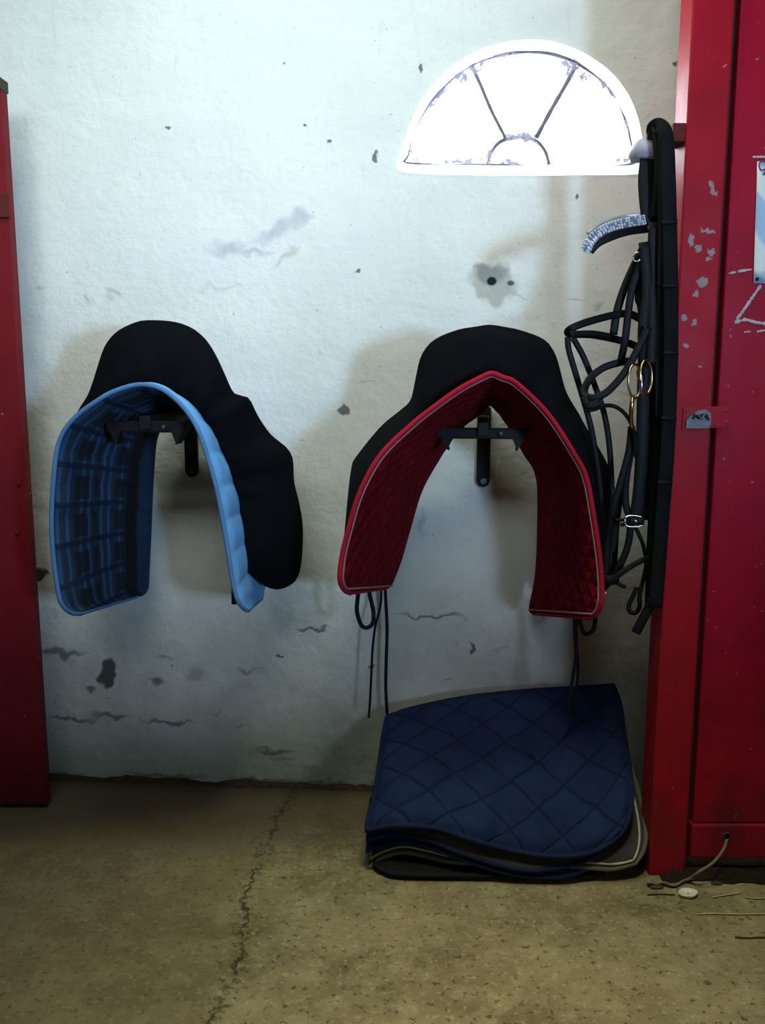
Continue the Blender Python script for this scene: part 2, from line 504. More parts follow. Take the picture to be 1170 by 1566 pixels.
def tartan():
    t = NT('blue_checked_lining')
    uv = t.add('ShaderNodeUVMap').outputs[0]
    u, v, _ = t.sep(uv)
    # u: arc length in metres from the crest, v: metres from the front rim
    def stripes(x, per, lo, hi, off=0.0):
        f = t.math('FRACT', t.math('ADD', t.math('DIVIDE', x, per), off))
        return t.math('MULTIPLY', t.rng(f, lo - .05, lo, 0, 1), t.rng(f, hi, hi + .05, 1, 0))
    wob = t.math('MULTIPLY', t.math('SUBTRACT', t.noise(uv, 14, 3), .5), .010)
    uu = t.math('ADD', u, wob); vv = t.math('ADD', v, wob)
    col = t.mix(t.noise(uv, 8, 4), (.016, .031, .058), (.027, .050, .090))
    plain = t.rng(vv, .28, .30, 1, 0)
    lines = t.math('MAXIMUM', stripes(vv, .085, .12, .20), stripes(vv, .085, .50, .58))
    col = t.mix(t.math('MULTIPLY', t.math('MULTIPLY', lines, plain), .85), col, (.040, .10, .235))
    sq = t.math('MULTIPLY', stripes(vv, .17, .44, .74), stripes(uu, .095, .25, .80))
    sq = t.math('MAXIMUM', sq, t.math('MULTIPLY', stripes(vv, .17, .90, .97), stripes(uu, .095, .25, .80)))
    col = t.mix(t.math('MULTIPLY', t.math('MULTIPLY', sq, plain), .85), col, (.013, .016, .021))
    hs = stripes(uu, .095, .0, .13)
    col = t.mix(t.math('MULTIPLY', hs, t.math('MULTIPLY', plain, .85)), col, (.009, .017, .038))
    backb = t.rng(vv, .36, .375)
    col = t.mix(backb, col, (.018, .042, .095))
    dark = t.math('MULTIPLY', t.rng(vv, .285, .30), t.rng(vv, .345, .36, 1, 0))
    col = t.mix(t.math('MULTIPLY', dark, .9), col, (.010, .009, .009))
    t.base(col); t.rough(.9); t.spec(.15)
    hb = t.math('ADD', t.math('ABSOLUTE', t.math('SINE', t.math('MULTIPLY', uu, math.pi / .095))), 0)
    t.normal(t.bump(t.noise(t.coord(), 200, 2), .2, .001, t.bump(hb, .5, .012)))
    return t.m
M['tartan'] = tartan()

def paper_mat():
    t = NT('printed_notice_paper'); v = t.coord()
    w = t.add('ShaderNodeTexWave', wave_type='BANDS', bands_direction='DIAGONAL')
    t.link(t.mapping(v, scale=(5, 1, 5)), w.inputs['Vector']); w.inputs['Scale'].default_value = 1.0; w.inputs['Distortion'].default_value = 3; w.inputs['Detail'].default_value = 1
    w.inputs['Phase Offset'].default_value = 1.3
    t.base(t.mix(t.rng(w.outputs['Fac'], .35, .6), (.42, .60, .82), (.86, .90, .90))); t.rough(.4)
    return t.m
M['paper'] = paper_mat()
M['purple'] = simple('purple_ink', (.16, .05, .22), .6)

# ------------------------------------------------------------------ room shell
def shape_wall_hole():
    """inner (glass) and outer (plaster rim) outline of the fanlight, in photo pixels"""
    outer = [(612,262),(614,240),(622,205),(636,170),(658,135),(690,103),(728,80),(770,66),(810,62),(850,66),(892,82),(930,108),(958,142),(974,178),(982,215),(985,240),(986,264),(900,267),(800,268),(700,267)]
    inner = [(622,250),(624,236),(632,205),(648,172),(670,142),(700,113),(736,93),(775,81),(808,78),(845,81),(882,95),(915,118),(942,150),(958,185),(966,215),(969,238),(966,252),(890,254),(800,253),(700,252)]
    return outer, inner

outer_px, inner_px = shape_wall_hole()
OUT = catmull([PW(*p) for p in outer_px], 4, True)
INN = catmull([PW(*p, off=-.045) for p in inner_px], 4, True)
INB = [p + Vector((0, .030, 0)) for p in INN]

XL, XR, YB, ZC = -2.3, 3.0, -2.0, 2.75
# front wall with the arched opening
bm = bmesh.new()
rect = [Vector((XL, wall_y(XL), -.05)), Vector((XR, wall_y(XR), -.05)), Vector((XR, wall_y(XR), ZC)), Vector((XL, wall_y(XL), ZC))]
def loop(pts):
    vs = [bm.verts.new(p) for p in pts]
    es = [bm.edges.new((vs[i], vs[(i+1) % len(vs)])) for i in range(len(vs))]
    return vs, es
rv, re_ = loop(rect); ov, oe = loop(OUT)
bmesh.ops.triangle_fill(bm, use_beauty=True, use_dissolve=False, edges=re_ + oe)
iv = [bm.verts.new(p) for p in [q + Vector((0, .14, 0)) for q in OUT]]
for f in list(bm.faces):                          # keep the hole open
    c = f.calc_center_median()
    if all(v in ov for v in f.verts): bm.faces.remove(f)
n = len(ov)
for i in range(n):
    bm.faces.new((ov[i], ov[(i+1) % n], iv[(i+1) % n], iv[i]))
bmesh.ops.recalc_face_normals(bm, faces=bm.faces)
me = bpy.data.meshes.new('wall_front'); bm.to_mesh(me); bm.free(); me.materials.append(M['wall'])
wf = bpy.data.objects.new('wall_front', me); COL.objects.link(wf); wf['kind'] = 'structure'

def struct(name, mb, mat, **k):
    o = mb.build(name, mat, None, smooth=False, **k); o['kind'] = 'structure'; return o

b = MB()
# floor, finely divided and slightly uneven
rows = []
for j in range(60):
    y = YB + (wall_y(XL) + .02 - YB) * j / 59
    rows.append([Vector((XL + (XR - XL) * i / 70, y, 0)) for i in range(71)])
b.grid(rows)
fl = b.build('floor', M['floor']); fl['kind'] = 'structure'
b = MB(); b.box((XL, YB, ZC), (XR, 2.62, ZC + .1)); struct('ceiling', b, M['ceiling'])
b = MB(); b.box((XL - .1, YB, -.05), (XL, 2.62, ZC)); struct('wall_left', b, M['plain_wall'])
b = MB(); b.box((XR, YB, -.05), (XR + .1, 2.62, ZC)); struct('wall_right', b, M['plain_wall'])
# back wall with the small window that daylight comes in by
wx0, wx1, wz0, wz1 = 1.62, 2.06, 1.02, 1.56
b = MB()
b.box((XL, YB - .1, -.05), (wx0, YB, ZC)); b.box((wx1, YB - .1, -.05), (XR, YB, ZC))
b.box((wx0, YB - .1, -.05), (wx1, YB, wz0)); b.box((wx0, YB - .1, wz1), (wx1, YB, ZC))
struct('wall_back', b, M['plain_wall'])

# ------------------------------------------------------------------ fanlight
wc = PW(805, 255, -.045)
win = thing('window_1', wc, 'arched fanlight with iron glazing bars high in the white wall', kind='structure')
b = MB()
b.grid([[p + Vector((0, -.006, 0)) for p in OUT], [p.lerp(q, .35) + Vector((0, -.012, 0)) for p, q in zip(OUT, INN)], INN, INB], close_u=True)
b.build('window_frame', M['white_rim'], win)
# pane
c = sum(INN, Vector()) / len(INN)
pane = [p + Vector((0, .012, 0)) for p in INN]
obj('pane', pane, [tuple(range(len(pane)))], M['glass'], win, smooth=False)
OFF = -.049
def wbar(pts, r, name='glazing_bar'):
    path = catmull([PW(x, y, OFF) for x, y in pts], 6)
    m = MB(); m.tube(path, [r * (1 + .25 * mnoise.noise(p * 60)) for p in path], 8)
    return m.build(name, M['bar'], win)
wbar([(720,98),(735,130),(752,170),(773,211)], .0048)
wbar([(880,102),(865,130),(842,170),(820,211)], .0058)
wbar([(745,252),(752,232),(765,217),(785,211),(806,211),(822,217),(834,232),(840,252)], .0046)
m = MB(); path = [p + Vector((0, .004, 0)) for p in INN]; m.tube([p.lerp(c, .004) for p in path], [max(.0004, .0032 * (1 + 1.9 * mnoise.noise(p * 11))) for p in path], 6, closed=True)
m.build('outer_bar', M['bar'], win)
def web(cx, cy, pts, seed):
    rnd = random.Random(seed)
    ring = []
    for i in range(len(pts)):
        a = pts[i]; b_ = pts[(i+1) % len(pts)]
        for k in range(5):
            t = k / 5
            ring.append((a[0] + (b_[0]-a[0])*t + rnd.uniform(-4, 4), a[1] + (b_[1]-a[1])*t + rnd.uniform(-4, 4)))
    o = OFF + .004
    vs = [PW(cx, cy, o + .004)] + [PW(x, y, o) for x, y in ring]
    n = len(ring)
    obj('cobweb', vs, [(0, 1 + i, 1 + (i+1) % n) for i in range(n)], M['web'], win, smooth=False)
web(728, 108, [(716,92),(742,88),(738,104),(734,118),(726,124),(718,112)], 1)
web(707, 116, [(690,114),(705,104),(718,118),(708,130)], 2)
web(872, 108, [(858,92),(880,96),(886,104),(868,114),(862,106)], 3)
web(884, 118, [(874,118),(896,110),(904,118),(886,128)], 4)
web(796, 210, [(772,205),(796,202),(822,207),(820,216),(796,214),(775,215)], 5)
web(955, 238, [(940,248),(950,236),(962,228),(966,240),(958,250)], 6)
web(690, 248, [(668,250),(690,243),(718,246),(730,252)], 7)
web(745, 244, [(735,250),(745,234),(756,228),(752,240),(748,252)], 8)
web(775, 248, [(765,250),(778,243),(794,247),(794,252)], 9)
web(770, 82, [(745,90),(768,82),(795,78),(790,84),(765,89)], 10)
web(960, 190, [(953,172),(960,180),(966,200),(962,206),(956,192)], 11)
web(926, 130, [(908,112),(926,126),(944,148),(938,148),(920,130)], 12)
web(664, 158, [(650,176),(664,150),(690,120),(680,140),(664,160)], 13)
web(632, 242, [(626,222),(632,232),(642,248),(628,248)], 14)

# ------------------------------------------------------------------ red post and doors
b = MB(); b.box((.630, 2.0, 0), (.716, 2.085, 2.45))
post = b.build('trim_1', M['post'], smooth=False, bevel=.004); post['kind'] = 'structure'
# right door
d = thing('door_1', (1.2, 2.03, .05), 'scuffed red door with a hasp beside the red post', kind='structure')
b = MB(); b.box((.7335, 2.016, .125), (1.75, 2.05, 2.42)); b.build('door_panel', M['door'], d, smooth=False, bevel=.003)
b = MB(); b.box((.729, 2.008, .040), (1.75, 2.050, .124)); b.build('bottom_rail', M['door'], d, smooth=False, bevel=.004)
b = MB(); b.box((.7165, 2.035, .0), (.7325, 2.08, 2.42)); b.build('dark_gap_strip', M['dark_gap'], d, smooth=False)
b = MB(); b.box((.60, 2.25, 0), (1.75, 2.27, 2.42)) if False else None
# hasp
def quad_plate(pts_px, Y, th, name, mat, parent, bevel=.001):
    f = [P(x, y, Y) for x, y in pts_px]; bk = [p + Vector((0, th, 0)) for p in f]
    n = len(f)
    return obj(name, f + bk, [tuple(range(n)), tuple(range(2*n-1, n-1, -1))] + [(i, (i+1) % n, n + (i+1) % n, n + i) for i in range(n)], mat, parent, smooth=False)
h = quad_plate([(1046,622),(1119,621),(1118,653),(1043,657)], 1.996, .0032, 'hasp', M['post'], d)
ORG[h.name] = ORG[d.name]
quad_plate([(1049,655),(1050,642),(1058,634),(1068,628),(1080,626),(1087,632),(1088,648),(1084,655)], 1.991, .005, 'worn_plate', M['grey_metal'], h)
m = MB(); pth = catmull([P(1060,640,1.990), P(1066,634,1.982), P(1073,640,1.980), P(1079,634,1.982), P(1084,642,1.990)], 5); m.tube(pth, .0025, 6); m.build('staple', M['grey_metal'], h)
for x, y in ((1051,630),(1112,628),(1112,648)):
    m = MB(); p = P(x, y, 1.995); m.ball(p, .003, .0015, .003, 8, 6); m.build('screw', M['grey_metal'], h)
# chalk strokes on the door
def chalk(px, w, Y=2.0145):
    pts = catmull([P(x, y, Y) for x, y in px], 8); m = MB()
    rnd = random.Random(px[0][0])
    m.band(pts, [w * rnd.uniform(.45, 1.15) for _ in pts], .0008); m.build('chalk_mark', M['chalk'], d)
chalk([(1115,418),(1126,416)], .006); chalk([(1129,415),(1150,412)], .006)
chalk([(1164,436),(1150,456),(1137,475),(1126,489)], .0075)
chalk([(1124,493),(1140,489),(1156,493),(1176,495),(1200,494)], .008)
chalk([(1138,508),(1148,507)], .004); chalk([(1158,507),(1180,504),(1200,505)], .006)
chalk([(1151,240),(1172,240)], .005)
# hole in the bottom rail
m = MB(); p = P(1112, 1279, 2.006); m.tube([p + Vector((.008*math.cos(a), 0, .009*math.sin(a))) for a in [k*math.pi/8 for k in range(16)]], .0022, 6, closed=True)
m.build('hole_rim', M['dark_gap'], d)
m = MB(); m.cyl(p + Vector((0, .0025, 0)), p + Vector((0, .0005, 0)), .008, 14); m.build('rope_hole', M['black_pad'], d)

# dark timber strip added to deepen the shade in the door gap
b = MB(); b.box((.74, 2.13, 0), (1.75, 2.17, .05)); o = b.build('trim_2', M['dark_gap'], smooth=False); o['kind'] = 'structure'

# left door
ld = thing('door_2', (-1.2, 2.35, 0), 'worn red door standing open at the left edge', kind='structure')
b = MB()
xr = -.914
b.box((-1.6, 2.330, .012), (xr, 2.366, 1.868)); b.build('door_panel', M['left_door'], ld, smooth=False, bevel=.003)
b = MB(); b.box((-1.6, 2.322, 1.845), (xr + .002, 2.37, 1.872)); b.build('top_cap', M['dark_gap'], ld, smooth=False, bevel=.002)
b = MB(); q = P(11, 315, 2.33); b.box((q.x - .04, 2.322, q.z - .028), (q.x + .006, 2.330, q.z + .030)); b.build('hinge', M['brown_wood'], ld, smooth=False, bevel=.002)
for x, y in ((28,740),(26,815)):
    m = MB(); m.ball(P(x, y, 2.328), .006, .003, .006, 10, 6); m.build('bolt', M['brown_wood'], ld)

# ------------------------------------------------------------------ paper notice
pp = [(1158,247),(1230,244),(1232,436),(1152,433)]
pr = thing('paper_notice', P(1190, 340, 2.012), 'pale blue and white printed notice pinned on the red door', 'notice')
rows = []
for j in range(9):
    t = j / 8
    a = P(pp[0][0]*(1-t)+pp[3][0]*t, pp[0][1]*(1-t)+pp[3][1]*t, 2.0135); c2 = P(pp[1][0]*(1-t)+pp[2][0]*t, pp[1][1]*(1-t)+pp[2][1]*t, 2.0135)
    rows.append([a.lerp(c2, i/6) + Vector((0, -.0012*abs(math.sin(i*1.3+j*.7)), 0)) for i in range(7)])
b = MB(); b.grid(rows); o = b.build('sheet', M['paper'], pr)
md = o.modifiers.new('sol', 'SOLIDIFY'); md.thickness = .0006
m = MB(); m.band(catmull([P(x, y, 2.0105) for x, y in ((1170,259),(1164,260),(1161,254),(1163,248),(1169,247),(1172,251),(1171,260),(1167,268))], 6), .0035, .0008)
m.build('purple_lettering', M['purple'], pr)
m = MB(); m.ball(P(1158, 427, 2.011), .004, .002, .004, 10, 6); m.build('drawing_pin', M['iron'], pr)

# ------------------------------------------------------------------ saddle racks
def saddle_rack(strip_px, plate_px, top_y, bot_y, label):
    """wall strip at pixel column strip_px, cross plate at plate_px, half way out"""
    s0 = PW(strip_px[0], strip_px[1]); s1 = PW(strip_px[0], strip_px[2])
    base = Vector((s1.x, wall_y(s1.x), s1.z))
    rt = thing('saddle_rack', base, label, 'saddle rack', 'saddle racks on the white wall')
    w = .0175
    m = MB(); y = wall_y(s1.x)
    pth = [Vector((s0.x, y - .010, s0.z)), Vector((s1.x, y - .010, s1.z + w))]
    ring = [Vector((s1.x - w, 0, s0.z)), Vector((s1.x + w, 0, s0.z))] + [Vector((s1.x + w*math.cos(a), 0, s1.z + w - w*math.sin(a))) for a in [k*math.pi/8 for k in range(9)]]
    fr = [Vector((p.x, y - .016, p.z)) for p in ring]; bk = [Vector((p.x, y + .004, p.z)) for p in ring]
    n = len(ring)
    m.add(fr + bk, [tuple(range(n)), tuple(range(2*n-1, n-1, -1))] + [(i, (i+1) % n, n + (i+1) % n, n + i) for i in range(n)])
    m.build('wall_strip', M['iron'], rt, smooth=False, bevel=.002)
    m = MB(); m.cyl((s1.x, y - .016, s1.z + w), (s1.x, y - .024, s1.z + w), .009, 6); m.build('bolt', M['grey_metal'], rt, smooth=False)
    pc = P(plate_px[0], plate_px[1], plate_px[2])
    # arm
    m = MB(); aw = Vector((s1.x, y - .01, pc.z + .006))
    rows = []
    for k in range(2):
        p = (aw, pc + Vector((0, -.01, .006)))[k]
        rows.append([p + Vector((dx, 0, dz)) for dx, dz in ((-.013,-.016),(.013,-.016),(.013,.016),(-.013,.016))])
    m.grid(rows, close_u=True); mm = len(m.v); m.f += [(mm-8, mm-7, mm-6, mm-5), (mm-4, mm-3, mm-2, mm-1)]
    m.build('arm', M['iron'], rt, smooth=False, bevel=.002)
    # cross plate: a shallow bridge with wings bent down
    hw = plate_px[3]
    prof = [(-hw, -.052), (-hw*.98, -.035), (-hw*.92, .006), (-hw*.5, .016), (0, .018), (hw*.5, .016), (hw*.92, .006), (hw*.98, -.035), (hw, -.052)]
    prof = [(-hw*.72, -.040), (-hw*.80, -.022), (-hw*1.0, .014), (-hw*.5, .016), (0, .017), (hw*.5, .016), (hw*1.0, .014), (hw*.80, -.022), (hw*.72, -.040)]
    yaw = Vector((pc.x - s1.x, pc.y - y, 0)).normalized()
    side = Vector((-yaw.y, yaw.x, 0))
    if side.x < 0: side = -side
    m = MB(); m.band([pc + side*0 + side*x + Vector((0,0,-.004)) for x in (-hw*.92, -hw*.3, hw*.3, hw*.92)], .026, .006, face=yaw)
    m.build('cross_bar', M['iron'], rt, smooth=False)
    for sg in (-1, 1):
        top = pc + side*sg*hw + Vector((0, 0, .012)); bot = pc + side*sg*hw*.72 + Vector((0, 0, -.044))
        m = MB()
        rows = []
        for (q, l) in ((top, .075), (top.lerp(bot, .5), .07), (bot, .045)):
            rows.append([q + yaw*.003, q - yaw*l])
        rows2 = [[a + side*sg*-.004 for a in r] for r in rows]
        ring = []
        for r, r2 in zip(rows, rows2): ring.append([r[0], r[1], r2[1], r2[0]])
        m.grid(ring, close_u=True); n0 = len(m.v)
        m.f += [(0, 1, 2, 3), (n0-4, n0-3, n0-2, n0-1)]
        # triangular front lug
        m.add([top + yaw*.004, bot + yaw*.004, pc + side*sg*hw*.60 + Vector((0,0,-.012)) + yaw*.004, top - yaw*.001, bot - yaw*.001, pc + side*sg*hw*.60 + Vector((0,0,-.012)) - yaw*.001],
              [(0,1,2),(3,5,4),(0,3,4,1),(1,4,5,2),(2,5,3,0)])
        m.build('wing', M['iron'], rt, smooth=False)
    m = MB(); q = pc + side*.042 + yaw*.001 + Vector((0, 0, -.004)); m.cyl(q - Vector(yaw)*0, q + yaw*.010, .006, 8)
    m.build('rivet', M['grey_metal'], rt)
    return rt
saddle_rack((738, 622, 744), (738, 660, 2.13, .112), 0, 0, 'black iron saddle rack holding the saddle with the red pad')
saddle_rack((295, 640, 729), (223, 650, 2.09, .097), 0, 0, 'black iron saddle rack holding the saddle with the light blue pad')

# ------------------------------------------------------------------ saddle pads on the racks
def half_split(px):
    ap = min(range(len(px)), key=lambda i: px[i][1]); return ap

def pad(front_px, back_px, Yf, Yb, corner, nu=121, nv=45, bulge=.012):
    """rows[v][u] of the pad mid-surface, front rim (v=0) to back edge (v=1)"""
    def arc(px, Y):
        a = half_split(px)
        pts = catmull([P(x, y, Y) for x, y in px], 8)
        k = a * 8
        return resample(pts[:k+1], nu // 2 + 1) + resample(pts[k:], nu // 2 + 1)[1:]
    fr = arc(front_px, Yf); bk = arc(back_px, Yb)
    rows = []
    for j in range(nv):
        v = j / (nv - 1)
        row = []
        for i in range(nu):
            e = min(i, nu - 1 - i) / (nu // 2)            # 0 at the bottom edges, 1 at the crest
            # rounded front lower corner
            c = corner
            cut = 0
            if e < c: 
                q = 1 - e / c; cut = .16 * (1 - math.sqrt(max(0, 1 - q*q)))
            cutb = 0
            if e < c * .6:
                q = 1 - e / (c * .6); cutb = .07 * (1 - math.sqrt(max(0, 1 - q*q)))
            t = cut + (1 - cut - cutb) * v
            row.append(fr[i].lerp(bk[i], t))
        rows.append(row)
    return rows

def grid_normals(rows):
    nv, nu = len(rows), len(rows[0]); out = []
    for j in range(nv):
        r = []
        for i in range(nu):
            du = rows[j][min(i+1, nu-1)] - rows[j][max(i-1, 0)]
            dv = rows[min(j+1, nv-1)][i] - rows[max(j-1, 0)][i]
            n = du.cross(dv)
            r.append(n.normalized() if n.length > 1e-12 else Vector((0, 0, 1)))
        out.append(r)
    return out

def grid_uv(rows):
    nv, nu = len(rows), len(rows[0]); mid = nu // 2
    uv = []
    for j in range(nv):
        us = [0] * nu
        for i in range(mid + 1, nu): us[i] = us[i-1] + (rows[j][i] - rows[j][i-1]).length
        for i in range(mid - 1, -1, -1): us[i] = us[i+1] - (rows[j][i+1] - rows[j][i]).length
        r = []
        for i in range(nu):
            vv = sum((rows[k+1][i] - rows[k][i]).length for k in range(j)) if False else (rows[j][i] - rows[0][i]).length
            r.append((us[i], vv))
        if j == 0: L0, L1 = us[0], us[-1]
        r = [(a * (L0 / us[0] if a < 0 else L1 / us[-1]), b_) for a, b_ in r]
        uv.append(r)
    return uv

def edge_fall(i, j, nu, nv):
    a = min(i, nu-1-i) / (nu * .04); b = min(j, nv-1-j) / (nv * .08)
    return smooth01(min(1, a, b))

def build_pad(root, rows, th, outer_mat, inner_mat, bind_mat, bind_r, qf, pipe=None):
    nv, nu = len(rows), len(rows[0])
    N = grid_normals(rows); UV = grid_uv(rows)
    # make N point away from the axis (outwards)
    mid = rows[nv//2][nu//2]
    if N[nv//2][nu//2].z < 0: N = [[-n for n in r] for r in N]
    o_r = []; i_r = []
    for j in range(nv):
        a = []; b_ = []
        for i in range(nu):
            e = edge_fall(i, j, nu, nv)
            q = qf(*UV[j][i])
            a.append(rows[j][i] + N[j][i] * (th/2 * (.35 + .65*e) + q * e))
            b_.append(rows[j][i] - N[j][i] * (th/2 * (.35 + .65*e) + q * .7 * e))
        o_r.append(a); i_r.append(b_)
    m = MB(); m.grid(o_r, UV); m.build('quilted_shell', outer_mat, root)
    m = MB(); m.grid(i_r, UV); m.build('lining', inner_mat, root)
    per = [rows[0][i] for i in range(nu)] + [rows[j][nu-1] for j in range(1, nv)] + [rows[nv-1][i] for i in range(nu-2, -1, -1)] + [rows[j][0] for j in range(nv-2, 0, -1)]
    m = MB(); m.tube(per, [bind_r]*(nu+3) + [bind_r*.75]*(nv-6) + [bind_r*.45]*(len(per)-nu-3-(nv-6)-(nv-6)) + [bind_r*.75]*(nv-6), 8, closed=True); m.build('binding', bind_mat, root)
    if pipe:
        jj = 1
        per = [rows[jj][i] - N[jj][i]*(th*.45) for i in range(2, nu-2)]
        end = [rows[j][nu-3] - N[j][nu-3]*(th*.45) for j in range(jj+1, nv-1)]
        st = [rows[j][2] - N[j][2]*(th*.45) for j in range(nv-2, jj, -1)]
        m = MB(); m.tube(st + per + end, pipe[1], 6); m.build('piping', pipe[0], root)

red_front = [(540,911),(522,903),(518,889),(521,850),(533,805),(551,751),(582,696),(630,649),(668,619),(704,594),(735,576),(752,570),(768,574),(791,586),(838,633),(877,692),(897,731),(909,794),(918,857),(921,905),(920,928),(908,946),(885,950)]
red_front = [(522,909),(519,889),(523,850),(534,805),(551,751),(582,696),(630,649),(668,619),(704,594),(736,577),(752,571),(769,577),(791,587),(838,633),(877,692),(897,731),(909,794),(918,857),(921,905),(919,947)]
red_back = [(597,899),(612,860),(626,812),(645,750),(672,701),(688,676),(705,655),(728,636),(742,624),(750,618),(758,625),(772,642),(787,668),(803,696),(820,726),(823,779),(820,873),(808,938)]
rr = thing('saddle_pad', P(720, 940, 2.17), 'red quilted saddle pad with dark red lining and pale piping on the wall rack', 'saddle pad')
def red_q(u, v):
    a = (u + v) / .062; b_ = (u - v) / .062
    return .0048 * min(abs(math.sin(a*math.pi)), abs(math.sin(b_*math.pi))) ** .6
rrows = pad(red_front, red_back, 1.95, 2.36, .075, 241, 73)
build_pad(rr, rrows, .013, M['red_shell'], M['red_lining'], M['red_bind'], .0056, red_q, (M['pink_pipe'], .0024))

blue_front = [(100,946),(88,900),(79,811),(83,721),(92,671),(114,639),(150,612),(178,597),(214,588),(247,595),(275,617),(297,646),(312,682),(330,743),(344,815),(354,879),(362,915),(374,938)]
blue_back = [(226,908),(230,829),(233,757),(237,690),(242,664),(253,645),(270,635),(290,632),(312,637),(338,650),(366,680),(390,730),(402,800),(405,850),(403,914)]
br = thing('saddle_pad', P(235, 930, 2.2), 'light blue quilted saddle pad with checked lining on the wall rack', 'saddle pad')
def blue_q(u, v):
    return .0065 * (abs(math.sin(math.pi * u / .0775 + .55)) ** .42)
brows = pad(blue_front, blue_back, 2.0, 2.42, .075, 201, 45)
build_pad(br, brows, .011, M['blue_shell'], M['tartan'], M['blue_bind'], .0052, blue_q)

# ------------------------------------------------------------------ covered saddles
def cover(root, outline_px, pad_rows, Yf, dY, drop, hem_end, wr_seed, hem_right=0.0):
    nu = 121
    a = half_split(outline_px)
    N = grid_normals(pad_rows)
    nv_, nu_ = len(pad_rows), len(pad_rows[0])
    if N[nv_//2][nu_//2].z < 0: N = [[-n for n in r] for r in N]
    def padcurve(v, off, vr=0):
        pts = []
        for i in range(nu_):
            sd = max(0, (i - nu_ // 2) / (nu_ // 2))
            j = int(round((v + vr * smooth01(sd * 1.6)) * (nv_ - 1)))
            j = min(j, nv_ - 1)
            pts.append(pad_rows[j][i] + N[j][i] * off)
        k = nu_ // 2
        lo = int(hem_end[0] * k); hi = int(hem_end[1] * k)
        return resample(pts[lo:k+1], nu // 2 + 1) + resample(pts[k:nu_ - hi], nu // 2 + 1)[1:]
    def outline(Ydome, Yflap):
        # the crown of the cover stands over the cantle, the flaps hang further back
        top = min(p[1] for p in outline_px)
        pts = []
        for x, y in outline_px:
            t = smooth01((y - top - 70) / 130.0)
            pts.append(P(x, y, Ydome * (1 - t) + Yflap * t))
        pts = catmull(pts, 6); k = a * 6
        return resample(pts[:k+1], nu // 2 + 1) + resample(pts[k:], nu // 2 + 1)[1:]
    hem = padcurve(.12, .013, hem_right)
    full = outline(Yf + dY, Yf + dY + .13)
    pb = padcurve(.62, .022); pe = padcurve(.98, .018)
    crest = [1 - abs(i - nu // 2) / (nu // 2) for i in range(nu)]
    def lift(curve, w, dy, dz, shrink=0):
        out = []
        for i in range(nu):
            q = curve[i].lerp(pb[i] if w > 0 else curve[i], abs(w))
            out.append(q + Vector((0, dy, dz * smooth01(crest[i] * 1.6))))
        return out
    sections = []
    sections.append(hem)
    # front face bulging up to the rim
    for t, fy in ((.18, -.012), (.45, -.016), (.72, -.010), (.90, .002)):
        sections.append([hem[i].lerp(full[i], t) + Vector((0, fy + (0 if crest[i] > .3 else 0), 0)) for i in range(nu)])
    sections.append([full[i] + Vector((0, .016, 0)) for i in range(nu)])
    # over the seat
    for t, dz in ((.25, -.012), (.5, -.035), (.75, -.055)):
        y_end = [min(wall_y(p.x) - .06, p.y + .26) for p in full]
        sec = []
        for i in range(nu):
            q = full[i].copy()
            tt = t
            q.y = q.y + (y_end[i] - q.y) * tt
            q = q.lerp(Vector((pb[i].x, q.y, pb[i].z)), .22 * t * smooth01(crest[i]*2) + (.30 * t * t))
            q.z += dz * smooth01(crest[i] * 1.5)
            sec.append(q)
        sections.append(sec)
    last = sections[-1]
    sections.append([Vector((p.x, min(wall_y(p.x) - .03, p.y + .055), p.z)).lerp(Vector((e.x, min(wall_y(p.x) - .03, p.y + .055), e.z)), .45) for p, e in zip(last, pe)])
    sections.append([Vector((e.x, min(wall_y(e.x) - .025, s.y + .005), e.z)) for e, s in zip(pe, sections[-1])])
    # refine between sections
    cols = [catmull([s[i] for s in sections], 4) for i in range(nu)]
    rows = [[cols[i][j] for i in range(nu)] for j in range(len(cols[0]))]
    # soft folds
    for j, r in enumerate(rows):
        w = smooth01(j / 8.0) * smooth01((len(rows) - 1 - j) / 6.0)
        for i, p in enumerate(r):
            nz = mnoise.noise(Vector((i * .10 + wr_seed, p.y * 5, p.z * 3.0)))
            nz2 = mnoise.noise(Vector((i * .34 + wr_seed, p.y * 4, 3.1)))
            p += Vector((0, -1, 0)) * (.010 * nz + .006 * nz2) * w * smooth01(min(crest[i]*4, 1))
    m = MB(); m.grid(rows)
    o = m.build('fabric_cover', M['black_cloth'], root)
    md = o.modifiers.new('sol', 'SOLIDIFY'); md.thickness = .004; md.offset = -1
    return rows

red_outline = [(535,905),(528,872),(525,842),(529,787),(537,716),(547,696),(582,653),(612,628),(628,612),(636,578),(645,543),(665,519),(700,504),(728,499),(750,496),(772,499),(799,505),(834,519),(850,539),(860,570),(866,594),(876,615),(889,637),(917,684),(932,712),(936,735),(937,794),(934,853),(926,893),(912,915)]
rs = thing('saddle', P(740, 900, 2.2), 'saddle in a black cloth cover over the red pad, with long black ties', 'saddle')
cover(rs, red_outline, rrows, 1.95, .10, .05, (.06, .10), 1.3)
blue_outline = [(120,905),(100,880),(92,830),(90,750),(96,690),(117,633),(135,596),(146,560),(157,529),(178,506),(204,493),(223,489),(261,491),(290,500),(311,517),(326,538),(340,567),(356,601),(378,608),(390,631),(412,664),(444,694),(449,739),(460,789),(462,829),(458,872),(448,894),(424,904),(402,897),(393,884)]
bs = thing('saddle', P(270, 900, 2.25), 'saddle in a black cloth cover over the light blue pad', 'saddle')
cover(bs, blue_outline, brows, 2.0, .10, .05, (.10, .16), 7.7, .20)
# dark girth tab under the blue flap
m = MB(); m.band(catmull([P(336,743,2.10), P(349,815,2.10), P(357,870,2.10), P(358,905,2.10), P(358,924,2.10)], 5), .012, .006); m.build('girth_strap', M['cord'], bs)

